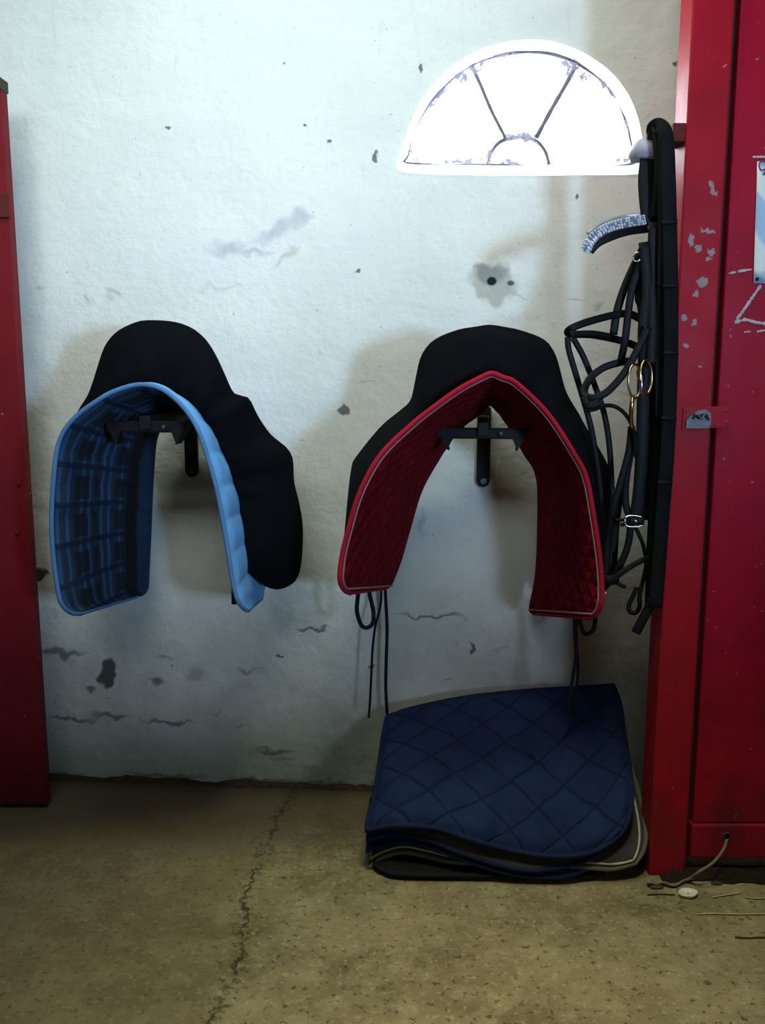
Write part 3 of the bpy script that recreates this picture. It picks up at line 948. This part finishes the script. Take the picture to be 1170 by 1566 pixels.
def cord(root, name, pts, Y, w, th=.004, mat='cord'):
    path = catmull([P(x, y, Y if len(q) == 0 else q[0]) for x, y, *q in pts], 8)
    m = MB(); m.band(path, w, th); return m.build(name, M[mat], root)
cord(rs, 'strap_loop', [(550,890),(547,915),(546,935),(552,955),(561,960),(570,953),(571,935),(566,912),(563,890)], 2.20, .0105)
cord(rs, 'tie_cord', [(582,880),(583,912),(581,930),(574,958),(570,990),(568,1030),(566,1070),(564,1098)], 2.36, .0065)
cord(rs, 'tie_cord', [(588,880),(590,920),(592,960),(591,1000),(590,1050),(592,1092)], 2.40, .0088)
cord(rs, 'strap_loop', [(886,930),(887,950),(893,968),(902,968),(909,958),(911,930)], 2.18, .0105)
cord(rs, 'tie_cord', [(879,930),(879,965),(881,1000),(877,1030),(872,1062),(868,1090)], 2.15, .0085)
cord(rs, 'tie_cord', [(882,930),(882,980),(884,1020),(882,1055),(879,1085)], 2.16, .0068)

# ------------------------------------------------------------------ stack of folded saddle pads
def coons(B, Rr, Fr, L, nu, nv):
    """B back (left->right), Rr right (back->front), Fr front (left->right), L left (back->front)"""
    B = resample(B, nu); Fr = resample(Fr, nu); L = resample(L, nv); Rr = resample(Rr, nv)
    rows = []
    for j in range(nv):
        v = j / (nv - 1); r = []
        for i in range(nu):
            u = i / (nu - 1)
            p = B[i]*(1-v) + Fr[i]*v + L[j]*(1-u) + Rr[j]*u - (B[0]*(1-u)*(1-v) + B[-1]*u*(1-v) + Fr[0]*(1-u)*v + Fr[-1]*u*v)
            r.append(p)
        rows.append(r)
    return rows

def flat_pad(label, B, Rr, Fr, L, th, mats, bind_r, quilt=.045, qd=.004, bow=.02, pipe=None, dy=0, lump=.006, seed=0, group='saddle pads stacked on the floor'):
    cv = lambda pts: catmull([P(x, y, Y) for x, y, Y in pts], 6)
    nu, nv = 81, 61
    rows = coons(cv(B), cv(Rr), cv(Fr), cv(L), nu, nv)
    for j, r in enumerate(rows):
        for i, p in enumerate(r):
            v = j / (nv-1); u = i / (nu-1)
            p.z += bow * math.sin(math.pi * v) + lump * mnoise.noise(Vector((u*3.1 + seed, v*2.7, seed))) * math.sin(math.pi*v)
    root = thing('saddle_pad', sum((r[nu//2] for r in rows), Vector()) / nv * 1.0 + Vector((0, 0, -.02)), label, 'saddle pad', group)
    N = grid_normals(rows)
    if N[nv//2][nu//2].z < 0: N = [[-n for n in r] for r in N]
    tr, br_ = [], []
    for j in range(nv):
        a, b_ = [], []
        for i in range(nu):
            e = smooth01(min(1, min(i, nu-1-i)/3, min(j, nv-1-j)/3))
            x = i / (nu-1) * .62; y = j / (nv-1) * .50
            s1 = abs(math.sin(math.pi*(x+y)/quilt/2.0)); s2 = abs(math.sin(math.pi*(x-y)/quilt/2.0))
            q = qd * (min(s1, s2) ** .6)
            a.append(rows[j][i] + N[j][i]*(th*.5*(.3+.7*e) + q*e)); b_.append(rows[j][i] - N[j][i]*(th*.5*(.3+.7*e)))
        tr.append(a); br_.append(b_)
    UVR = [[(i / (nu-1) * .62, j / (nv-1) * .50) for i in range(nu)] for j in range(nv)]
    m = MB(); m.grid(tr, UVR); m.build('quilted_top', mats[0], root)
    m = MB(); m.grid(br_, UVR); m.build('underside', mats[0], root)
    per = [rows[0][i] for i in range(nu)] + [rows[j][nu-1] for j in range(1, nv)] + [rows[nv-1][i] for i in range(nu-2, -1, -1)] + [rows[j][0] for j in range(nv-2, 0, -1)]
    m = MB(); m.tube(per, bind_r, 8, closed=True); m.build('binding', mats[1], root)
    if pipe:
        k = 2
        pth = [rows[j][k] + N[j][k]*th*.5 for j in range(5, nv-k)] + [rows[nv-1-k][i] + N[nv-1-k][i]*th*.5 for i in range(k, nu-k)] + [rows[j][nu-1-k] + N[j][nu-1-k]*th*.5 for j in range(nv-k-1, 5, -1)]
        m = MB(); m.tube(pth, .003, 6); m.build('piping', pipe, root)
    return root

flat_pad('navy blue quilted saddle pad lying on top of the folded stack against the wall',
    [(592,1096,2.36),(636,1082,2.36),(717,1066,2.36),(813,1056,2.36),(880,1052,2.36),(938,1048,2.36)],
    [(938,1048,2.36),(948,1080,2.30),(955,1132,2.20),(962,1180,2.12),(966,1222,2.05),(962,1252,2.01),(950,1275,1.985)],
    [(561,1270,2.0),(590,1264,1.99),(620,1262,1.98),(673,1268,1.975),(721,1284,1.965),(781,1300,1.96),(837,1309,1.955),(889,1307,1.955),(925,1294,1.965),(950,1275,1.985)],
    [(592,1096,2.36),(586,1130,2.28),(580,1180,2.18),(572,1225,2.08),(563,1255,2.02),(561,1270,2.0)],
    .014, (M['navy'], M['navy_bind']), .0062, quilt=.065, qd=.011, bow=.012, seed=1)
flat_pad('dark grey felt saddle pad directly under the navy top pad, drooping at the front',
    [(590,1120,2.35),(700,1092,2.35),(820,1080,2.35),(938,1074,2.35)],
    [(938,1074,2.35),(950,1130,2.24),(956,1190,2.13),(955,1240,2.05),(930,1295,1.985)],
    [(562,1284,2.01),(600,1276,2.0),(650,1283,1.99),(700,1303,1.975),(760,1322,1.962),(813,1331,1.956),(861,1326,1.962),(898,1315,1.965),(930,1295,1.985)],
    [(590,1120,2.35),(582,1170,2.25),(572,1225,2.12),(562,1284,2.01)],
    .011, (M['grey_pad'], M['navy_bind']), .0052, bow=.004, seed=2)
flat_pad('dark blue edged saddle pad third from the top of the stack',
    [(588,1140,2.345),(700,1112,2.345),(820,1102,2.345),(938,1098,2.345)],
    [(938,1098,2.345),(955,1140,2.24),(962,1200,2.13),(958,1260,2.04),(925,1317,1.98)],
    [(562,1301,2.02),(600,1288,2.01),(640,1291,2.0),(700,1311,1.98),(760,1332,1.966),(815,1341,1.962),(870,1340,1.962),(925,1317,1.98)],
    [(588,1140,2.345),(580,1190,2.24),(570,1245,2.12),(562,1301,2.02)],
    .010, (M['navy'], M['navy']), .0055, bow=.0, seed=3)
flat_pad('grey saddle pad with cream piping sticking out at the right of the stack',
    [(586,1160,2.34),(700,1135,2.34),(820,1126,2.34),(942,1118,2.34)],
    [(942,1118,2.34),(968,1180,2.20),(982,1230,2.10),(988,1272,2.03),(984,1300,1.995),(972,1320,1.98)],
    [(562,1330,2.03),(580,1314,2.03),(615,1303,2.02),(650,1309,2.01),(690,1318,2.0),(760,1320,1.985),(830,1321,1.975),(890,1326,1.97),(935,1329,1.97),(972,1320,1.98)],
    [(586,1160,2.34),(576,1205,2.24),(566,1262,2.12),(562,1330,2.03)],
    .012, (M['grey_pad'], M['olive_bind']), .0058, bow=-.004, pipe=M['cream'], seed=4)
def shadow_pad(label, x0, x1, y0, y1, z, th, mat, seed, rz=0.0):  # black flat pads added as the dark shadow below the stack
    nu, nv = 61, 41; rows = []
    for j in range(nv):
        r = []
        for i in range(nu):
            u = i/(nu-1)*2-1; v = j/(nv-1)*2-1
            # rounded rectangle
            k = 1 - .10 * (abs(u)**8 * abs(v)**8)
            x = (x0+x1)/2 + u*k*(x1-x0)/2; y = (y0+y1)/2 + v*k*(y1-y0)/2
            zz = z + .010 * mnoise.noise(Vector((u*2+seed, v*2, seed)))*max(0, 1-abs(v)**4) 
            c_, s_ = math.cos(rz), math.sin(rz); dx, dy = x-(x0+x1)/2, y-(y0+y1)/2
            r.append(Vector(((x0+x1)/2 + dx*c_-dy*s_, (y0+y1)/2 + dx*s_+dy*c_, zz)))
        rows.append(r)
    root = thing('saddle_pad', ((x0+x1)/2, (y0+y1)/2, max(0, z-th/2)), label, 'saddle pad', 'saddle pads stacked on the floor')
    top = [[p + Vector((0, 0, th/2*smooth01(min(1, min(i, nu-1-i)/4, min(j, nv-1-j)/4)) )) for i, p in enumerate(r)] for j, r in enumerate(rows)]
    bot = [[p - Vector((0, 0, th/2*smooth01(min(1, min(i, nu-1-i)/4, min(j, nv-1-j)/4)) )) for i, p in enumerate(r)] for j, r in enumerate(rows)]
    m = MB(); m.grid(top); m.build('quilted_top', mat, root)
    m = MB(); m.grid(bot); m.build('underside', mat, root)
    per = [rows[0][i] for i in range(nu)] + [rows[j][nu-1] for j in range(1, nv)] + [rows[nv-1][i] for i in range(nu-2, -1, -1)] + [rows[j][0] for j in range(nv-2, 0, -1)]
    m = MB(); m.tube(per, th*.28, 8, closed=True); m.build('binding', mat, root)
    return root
shadow_pad('black pad added flat on the concrete for the shadow at the foot of the stack', -.018, .54, 1.975, 2.375, .0145, .022, M['black_pad'], 3.0, R(-1))
shadow_pad('black pad added for the shadow under the stack, second from the floor', -.030, .55, 2.035, 2.37, .034, .018, M['black_pad'], 5.0, R(1))

# ------------------------------------------------------------------ bridle and its hook
hk = thing('bridle_hook', P(1010, 222, 2.05), 'grey white rounded bridle hook on a red brown block beside the post', 'hook')
m = MB(); q0 = P(1031, 187, 2.0); q1 = P(1031, 216, 2.0)
m.box((q0.x, 2.003, q1.z), (.6298, 2.075, q0.z)); m.build('wooden_block', M['brown_wood'], hk, smooth=False, bevel=.002)
# half-round holder
rows = []
cc = P(989, 226, 2.04)
for k in range(7):
    y = 2.012 + .062 * k / 6
    s = .8 + .2 * math.sin(math.pi * k / 6)
    rows.append([Vector((cc.x + math.cos(a)*.036*s, y, cc.z + .030*s*math.sin(a) - .010)) for a in [math.pi * t / 14 for t in range(15)]] + [Vector((cc.x + .030*s*(1 - 2*t/4)* -1, y, cc.z - .024)) for t in range(5)])
m = MB(); m.grid(rows, close_u=True); n0 = len(rows[0]); m.f += [tuple(range(n0)), tuple(range(len(m.v)-1, len(m.v)-n0-1, -1))]
m.build('rounded_holder', M['white_plastic'], hk)

bd = thing('bridle', P(1000, 600, 2.05), 'black leather bridle with a crystal browband and rubber reins hanging by the red post', 'bridle')
def strap(name, pts, w, Y=2.05, th=.0042, mat='leather', parent=None):
    path = catmull([P(q[0], q[1], q[2] if len(q) > 2 else Y) for q in pts], 7)
    k = 2.05 / F
    m = MB()
    m.band(path, w * k, th)
    return m.build(name, M[mat], parent or bd)
# headpiece over the hook
strap('headpiece', [(996,214,2.006),(999,198,2.0),(1003,199,1.995),(1007,240,1.995),(1006,290,2.0),(1001,335,2.01)], 13, mat='leather')
strap('headpiece', [(990,243,2.02),(987,275,2.02),(989,310,2.02),(994,345,2.02)], 21)
strap('headpiece', [(1000,245,2.035),(1001,300,2.035),(1003,360,2.035)], 18)
# rubber rein with stops
rein_pts = [(996,205,2.03),(1000,196,2.0),(1008,192,1.985),(1016,200,1.975),(1020,222,1.975),(1022,270,1.975),(1024,340,1.975),(1026,440,1.975),(1026,540,1.978),(1024,620,1.98),(1020,700,1.98),(1014,780,1.985),(1008,860,1.99),(1002,930,1.99)]
rn = strap('rubber_rein', rein_pts, 21, th=.005, mat='rubber')
for y, x in ((340,1024),(437,1026),(540,1026),(640,1023),(738,1017)):
    m = MB(); m.band([P(x, y-3, 1.971), P(x, y+3, 1.971)], 23*2/F, .004); m.build('rein_stop', M['leather'], rn)
strap('rein', [(1003,200,2.01),(1012,205,1.985),(1013,260,1.985),(1013,340,1.99),(1012,420,1.99),(1010,500,2.0),(1008,580,2.0),(1008,640,2.0)], 13)
strap('rein', [(1008,600,2.03),(1006,680,2.03),(1002,760,2.03),(997,850,2.03),(995,930,2.03)], 18)
CR = simple('crystal_glint', (.72, .76, .86), .35, .35, nscale=200, var=.2, bump=0)
DK = simple('dark_crystal', (.26, .27, .33), .3, .4, nscale=200, var=.3, bump=0)
M['crystal'] = CR; M['dark_crystal'] = DK
# browband: the front runs out left and curls back
bb = strap('browband', [(990,348,2.02),(960,352,2.0),(935,360,1.99),(914,370,1.985),(901,383,1.985)], 15)
strap('crystal_strip', [(986,336,2.010),(960,340,1.985),(936,346,1.975),(916,356,1.972),(903,369,1.972),(896,384,1.974)], 15, th=.005, mat='dark_crystal', parent=bb)
strap('browband_far_side', [(988,330,2.05),(960,333,2.06),(935,340,2.06),(915,348,2.06),(900,360,2.06)], 11, mat='dark_crystal', parent=bb)
cp = resample(catmull([P(*q) for q in [(986,336,2.007),(960,340,1.981),(936,346,1.971),(916,356,1.968),(903,369,1.968),(896,384,1.970)]], 7), 26)
m = MB(); m2 = MB(); rnd = random.Random(4)
for i, p in enumerate(cp):
    t = (cp[min(i+1, 25)] - cp[max(i-1, 0)]).normalized(); wd = t.cross(Vector((0, -1, 0))).normalized()
    for k in (-1.5, -.5, .5, 1.5):
        q = p + wd * k * .0052
        (m if rnd.random() < .6 else m2).ball(q, .0026, .0022, .0026, 6, 4)
o = m.build('crystals', M['crystal'], bb, smooth=False); o['kind'] = 'stuff'
o = m2.build('dark_crystals', DK, bb, smooth=False); o['kind'] = 'stuff'
# cheekpieces
strap('cheekpiece', [(986,375,2.03),(972,402,2.03),(956,438,2.03),(944,475,2.03),(938,512,2.03)], 12)
strap('cheekpiece', [(990,385,2.01),(978,410,2.01),(966,445,2.01),(960,485,2.01),(956,520,2.01),(949,555,2.02)], 11)
m = MB(); m.tube(catmull([P(969,392,2.005), P(975,386,2.0), P(981,391,2.0), P(978,399,2.0), P(970,399,2.005)], 4, True), .0018, 6, closed=True); m.build('buckle', M['steel'], bd)
strap('cheekpiece', [(985,370,1.995),(990,440,2.0),(984,500,2.0),(984,560,2.01)], 16)
strap('cheekpiece', [(1000,340,2.0),(997,420,2.0),(998,500,2.0),(996,560,2.0)], 15)
strap('cheekpiece', [(982,420,2.04),(978,455,2.04),(982,470,2.04),(985,520,2.04)], 14)
# noseband loop
strap('noseband', [(980,488,2.03),(962,480,2.03),(938,482,2.02),(900,492,2.0),(876,501,1.99),(868,508,2.0),(876,511,2.01),(905,512,2.03),(938,518,2.05),(962,525,2.06),(978,532,2.07)], 11, th=.005)
strap('noseband_padding', [(872,511,1.985),(905,510,2.0),(935,515,2.02)], 9, th=.005)
# flash strap / loose straps going down
strap('flash_strap', [(868,515,2.04),(870,535,2.04),(880,570,2.04),(892,610,2.05),(903,650,2.05),(912,700,2.05),(920,760,2.05),(926,830,2.04),(929,890,2.03)], 9)
strap('flash_strap', [(876,516,2.06),(892,545,2.06),(908,585,2.06),(922,625,2.06),(930,665,2.06),(934,710,2.06),(936,770,2.06),(934,840,2.05),(931,890,2.03)], 9)
# big loop of strap
strap('throatlash', [(992,500,1.985),(975,535,1.985),(955,570,1.985),(930,598,1.985),(910,608,1.985),(897,606,1.99),(894,596,2.0),(903,578,2.01),(922,563,2.015),(945,555,2.02),(962,552,2.02)], 11)
strap('keeper', [(893,606,1.982),(900,620,1.982),(918,616,1.982)], 12)
strap('keeper', [(898,627,1.985),(912,624,1.985),(922,618,1.985)], 8)
strap('curb_strap', [(922,620,1.995),(938,621,1.99),(952,629,1.99),(964,645,1.99),(971,668,1.995),(973,700,2.0)], 6, th=.003, mat='rubber')
# bits and rings
def ring(cx, cy, rx, ry, Y, r, mat, yaw=.3, name='bit_ring'):
    pts = []
    for k in range(28):
        a = 2*math.pi*k/28
        p = P(cx + rx*math.cos(a), cy + ry*math.sin(a), Y + yaw*.03*math.cos(a)); pts.append(p)
    m = MB(); m.tube(pts, r, 8, closed=True); return m.build(name, M[mat], bd)
ring(971, 583, 10, 26, 1.985, .0026, 'brass')
ring(988, 577, 9, 26, 1.978, .0030, 'brass')
m = MB(); m.tube(catmull([P(981,574,1.97), P(981,590,1.968), P(980,602,1.97)], 5), [.0035]*11, 8); m.build('bit_mouthpiece', M['steel'], bd)
m = MB(); pth = catmull([P(968,604,1.985), P(966,620,1.98), P(965,640,1.985), P(967,655,1.99)], 5); m.tube(pth, [.0048]*len(pth), 8); m.build('bit_mouthpiece', M['brass'], bd)
m = MB(); pth = catmull([P(976,560,1.99), P(974,570,1.985), P(983,601,1.98), P(990,604,1.98)], 5); m.tube(pth, .002, 6); m.build('bit_link', M['brass'], bd)
# main dark bundle going down
strap('cheek_strap', [(985,555,2.02),(984,620,2.02),(982,690,2.02),(978,750,2.02),(972,798,2.02)], 20)
strap('cheek_strap', [(994,560,2.03),(993,640,2.03),(990,720,2.03),(985,795,2.03)], 17)
strap('cheek_strap', [(1001,565,2.05),(1000,650,2.05),(996,700,2.05),(990,770,2.05)], 12)
strap('rein', [(966,652,2.01),(962,690,2.01),(950,735,2.01),(938,780,2.01),(930,830,2.02),(926,880,2.02),(928,896,2.02)], 11)
strap('rein', [(972,665,2.03),(963,700,2.03),(957,740,2.03),(957,770,2.03),(964,800,2.02),(960,835,2.02),(948,865,2.02),(934,892,2.02)], 11)
strap('rein', [(945,750,2.05),(938,800,2.05),(935,850,2.05),(933,885,2.05)], 20)
strap('rein', [(930,893,2.005),(945,880,2.0),(962,868,2.0),(980,858,2.0),(994,852,2.01)], 9)
strap('keeper', [(920,885,1.998),(932,887,1.995),(946,884,2.0)], 15)
strap('strap_end', [(938,888,2.0),(948,894,2.0),(957,898,2.0)], 6)
strap('strap_end', [(922,900,2.01),(932,890,2.0),(944,888,2.0)], 12)
# buckle with keepers
m = MB(); m.tube(catmull([P(958,790,1.992), P(980,790,1.992), P(981,804,1.99), P(958,804,1.99)], 3, True), .0024, 6, closed=True)
m.build('buckle', M['steel'], bd)
strap('keeper', [(941,795,2.0),(956,795,2.0)], 5); strap('keeper', [(949,803,1.995),(960,800,1.995)], 6)
strap('keeper', [(962,797,1.988),(985,797,1.988)], 12)
m = MB(); m.ball(P(973,797,1.984), .0045, .0022, .003, 10, 6); m.build('stud', M['steel'], bd)
m = MB(); m.ball(P(926,907,2.0), .0025, .002, .0025, 8, 6); m.build('stud', M['steel'], bd)
# ends hanging by the post
strap('strap_end', [(972,806,2.03),(983,832,2.03),(988,860,2.03),(984,885,2.03),(979,905,2.03)], 6)
strap('strap_end', [(981,896,2.02),(978,912,2.02),(978,928,2.02),(972,937,2.02),(963,935,2.02),(962,925,2.02),(968,912,2.02),(974,898,2.02)], 7)
strap('strap_end', [(998,918,2.0),(988,938,2.0),(980,953,2.0),(972,968,2.0)], 15, th=.006)

# ------------------------------------------------------------------ odds and ends on the floor
tw = thing('twine', PF(1050, 1348), 'frayed grey twine running from the door hole to the foot of the post', 'twine')
for dz, r in ((0, .0034), (.003, .0022)):
    pts = [P(1112,1284,1.998), P(1106,1300,1.985), P(1092,1318,1.965), P(1070,1333,1.945+dz)] + [PF(x, y, .006 + dz) for x, y in ((1050,1346),(1030,1353),(1008,1350),(990,1352))]
    pth = catmull(pts, 6); m = MB(); m.tube([p + Vector((0, 0, dz*math.sin(i*.8))) for i, p in enumerate(pth)], r, 6)
    m.build('strand', M['twine'], tw)
def chunk(name, px, py, sx, sy, sz, mat, label, cat, seed, group=None):
    p = PF(px, py); m = MB(); rows = []
    for j in range(9):
        a = math.pi*j/8; r = []
        for k in range(14):
            d_ = Vector((math.sin(a)*math.cos(k*math.pi/7), math.sin(a)*math.sin(k*math.pi/7), math.cos(a)))
            q = 1 + .35*mnoise.noise(d_*1.7 + Vector((seed, 0, 0)))
            r.append(p + Vector((d_.x*sx*q, d_.y*sy*q, sz*.86 + d_.z*sz*q*.85)))
        rows.append(r)
    m.grid(rows, close_u=True)
    o = m.build(name, M[mat], origin=p); return tag(o, label, cat, group)
rows = []  # dark dirt strip added to fill in the shadow under the red door
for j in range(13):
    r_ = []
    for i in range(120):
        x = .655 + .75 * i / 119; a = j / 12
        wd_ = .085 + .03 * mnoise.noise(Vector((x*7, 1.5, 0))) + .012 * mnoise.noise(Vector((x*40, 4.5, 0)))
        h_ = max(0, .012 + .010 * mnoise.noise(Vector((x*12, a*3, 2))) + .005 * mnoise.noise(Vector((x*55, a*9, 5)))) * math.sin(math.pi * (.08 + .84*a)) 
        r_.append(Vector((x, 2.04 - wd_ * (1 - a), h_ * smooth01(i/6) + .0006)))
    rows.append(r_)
b = MB(); b.grid(rows); o = b.build('dirt', M['door_shade_dirt']); o['kind'] = 'stuff'; o['label'] = 'dark dirt strip added for the shadow under the red door'; o['category'] = 'dirt'
# shallow bottle-cap like scrap
sc = PF(1052, 1370); m = MB()
rows = [[sc + Vector((r_*math.cos(a)*(1+.12*math.sin(2*a)), r_*.75*math.sin(a), z_)) for a in [k*math.pi/10 for k in range(20)]] for r_, z_ in ((.002,.003),(.018,.002),(.0215,.006),(.0225,.010),(.0205,.0105),(.016,.006),(.003,.005))]
m.grid(rows, close_u=True)
o = m.build('plastic_cap', M['paper_scrap'], origin=sc); tag(o, 'pale crumpled plastic cap lying at the foot of the red post', 'cap')
def straw(px, mat, label, r=.0015, name='straw'):
    pth = catmull([PF(x, y, .003) for x, y in px], 6); m = MB(); m.tube(pth, r, 6)
    tag(m.build(name, M[mat], origin=pth[0]), label, 'straw')
straw([(1066,1398),(1090,1397),(1130,1398),(1200,1397)], 'straw', 'long pale straw lying in front of the red door')
straw([(1124,1433),(1145,1434),(1170,1433),(1200,1434)], 'dark_straw', 'dark twig nearest the camera on the concrete at right', name='twig')
straw([(1090,1372),(1115,1368),(1135,1365)], 'straw', 'short pale straw close under the red door')
straw([(1140,1372),(1160,1374),(1190,1371)], 'straw', 'short bent straw under the red door, right of the other short one')
straw([(990,1368),(1010,1367),(1032,1368)], 'dark_straw', 'dark twig by the foot of the red post', name='twig')
# grit swept up along the foot of the wall
rows = []
for j in range(7):
    r_ = []
    for i in range(400):
        x = -1.3 + 2.2 * i / 399; a = j / 6
        wd_ = .022 + .018 * mnoise.noise(Vector((x*6, 1, 0))) + .012 * mnoise.noise(Vector((x*31, 4, 0)))
        h_ = max(0, .010 + .012 * mnoise.noise(Vector((x*9, 7, 0))) + .006 * mnoise.noise(Vector((x*45, 2, j))))
        r_.append(Vector((x, wall_y(x) + .002 - max(.004, wd_) * (1 - a), h_ * a + .0008)))
    rows.append(r_)
b = MB(); b.grid(rows); o = b.build('grit', M['grit']); o['kind'] = 'stuff'; o['label'] = 'dark grit and crumbled plaster along the foot of the white wall'; o['category'] = 'dirt'
chunk('pebble', 1004, 1358, .015, .008, .004, 'dark_gap', 'dark clod of dirt at the foot of the red post', 'clod', 2.2)
chunk('pebble', 1096, 1352, .013, .007, .0035, 'dark_gap', 'dark clod of dirt under the red door', 'clod', 4.2)
for i, (x, y, s, lab) in enumerate(((345,1192,.016,'crumb of plaster at the wall foot, farthest left of the crumbs'), (372,1195,.012,'small crumb of plaster at the wall foot, left of the floor crack'), (440,1199,.017,'crumb of plaster at the wall foot where the floor crack starts'), (520,1206,.014,'crumb of plaster at the wall foot, left of the pad stack'))):
    o = chunk('plaster_crumb', x, y, s*1.5, s*.7, s*.35, 'dirt' if False else 'dark_gap' if i % 2 else 'twine', lab, 'crumb', i*3.3, 'plaster crumbs at the wall foot')

# ------------------------------------------------------------------ light
def area(name, loc, target, sx, sy, power, color, spread=180):
    l = bpy.data.lights.new(name, 'AREA'); l.shape = 'RECTANGLE'; l.size = sx; l.size_y = sy; l.energy = power; l.color = color; l.spread = R(spread)
    o = bpy.data.objects.new(name, l); COL.objects.link(o); o.location = loc
    dd = Vector(target) - Vector(loc); o.rotation_euler = dd.to_track_quat('-Z', 'Y').to_euler()
    return o
area('daylight_through_back_window', (1.84, YB - .02, 1.29), (-.40, 2.45, 1.74), .36, .44, 7.0, (.42, .66, 1.0), 40)
area('wall_fill', (-.5, .1, 2.66), (-.35, 2.45, 1.75), 1.5, .8, 7.4, (.91, .98, 1.0), 58)  # unseen soft fill added to brighten the middle of the wall
area('floor_fill', (.25, 1.02, 2.66), (.20, 1.50, 0), .4, .3, 3.3, (1.0, .96, .66), 50)  # unseen warm fill added to light the front of the floor
area('fluorescent_lamp', (-.25, 1.66, 2.64), (-.25, 1.74, 0), 1.5, .22, 16.5, (.89, 1.0, .82))
# the lamp's housing on the ceiling
b = MB(); b.box((-1.05, 1.52, 2.68), (.55, 1.80, 2.75)); o = b.build('ceiling_light', M['lamp'], smooth=False, bevel=.005)
tag(o, 'long white fluorescent batten light on the ceiling', 'ceiling light')

w = bpy.data.worlds.new('overcast_sky'); SC.world = w; w.use_nodes = True
nt = w.node_tree; bg = nt.nodes['Background']
bg.inputs['Color'].default_value = (.86, .92, 1.0, 1); bg.inputs['Strength'].default_value = 15.0

# ------------------------------------------------------------------ camera and view
cd = bpy.data.cameras.new('camera'); cam = bpy.data.objects.new('camera', cd); COL.objects.link(cam)
cd.sensor_width = 36; cd.sensor_fit = 'AUTO'; cd.lens = 36 * F / 1566.0; cd.clip_start = .02
cam.location = CAM; cam.rotation_euler = (math.pi/2 - TH, 0, 0)
SC.camera = cam
vs = SC.view_settings; vs.view_transform = 'Standard'; vs.look = 'None'; vs.gamma = 1; vs.use_curve_mapping = False; vs.exposure = 0
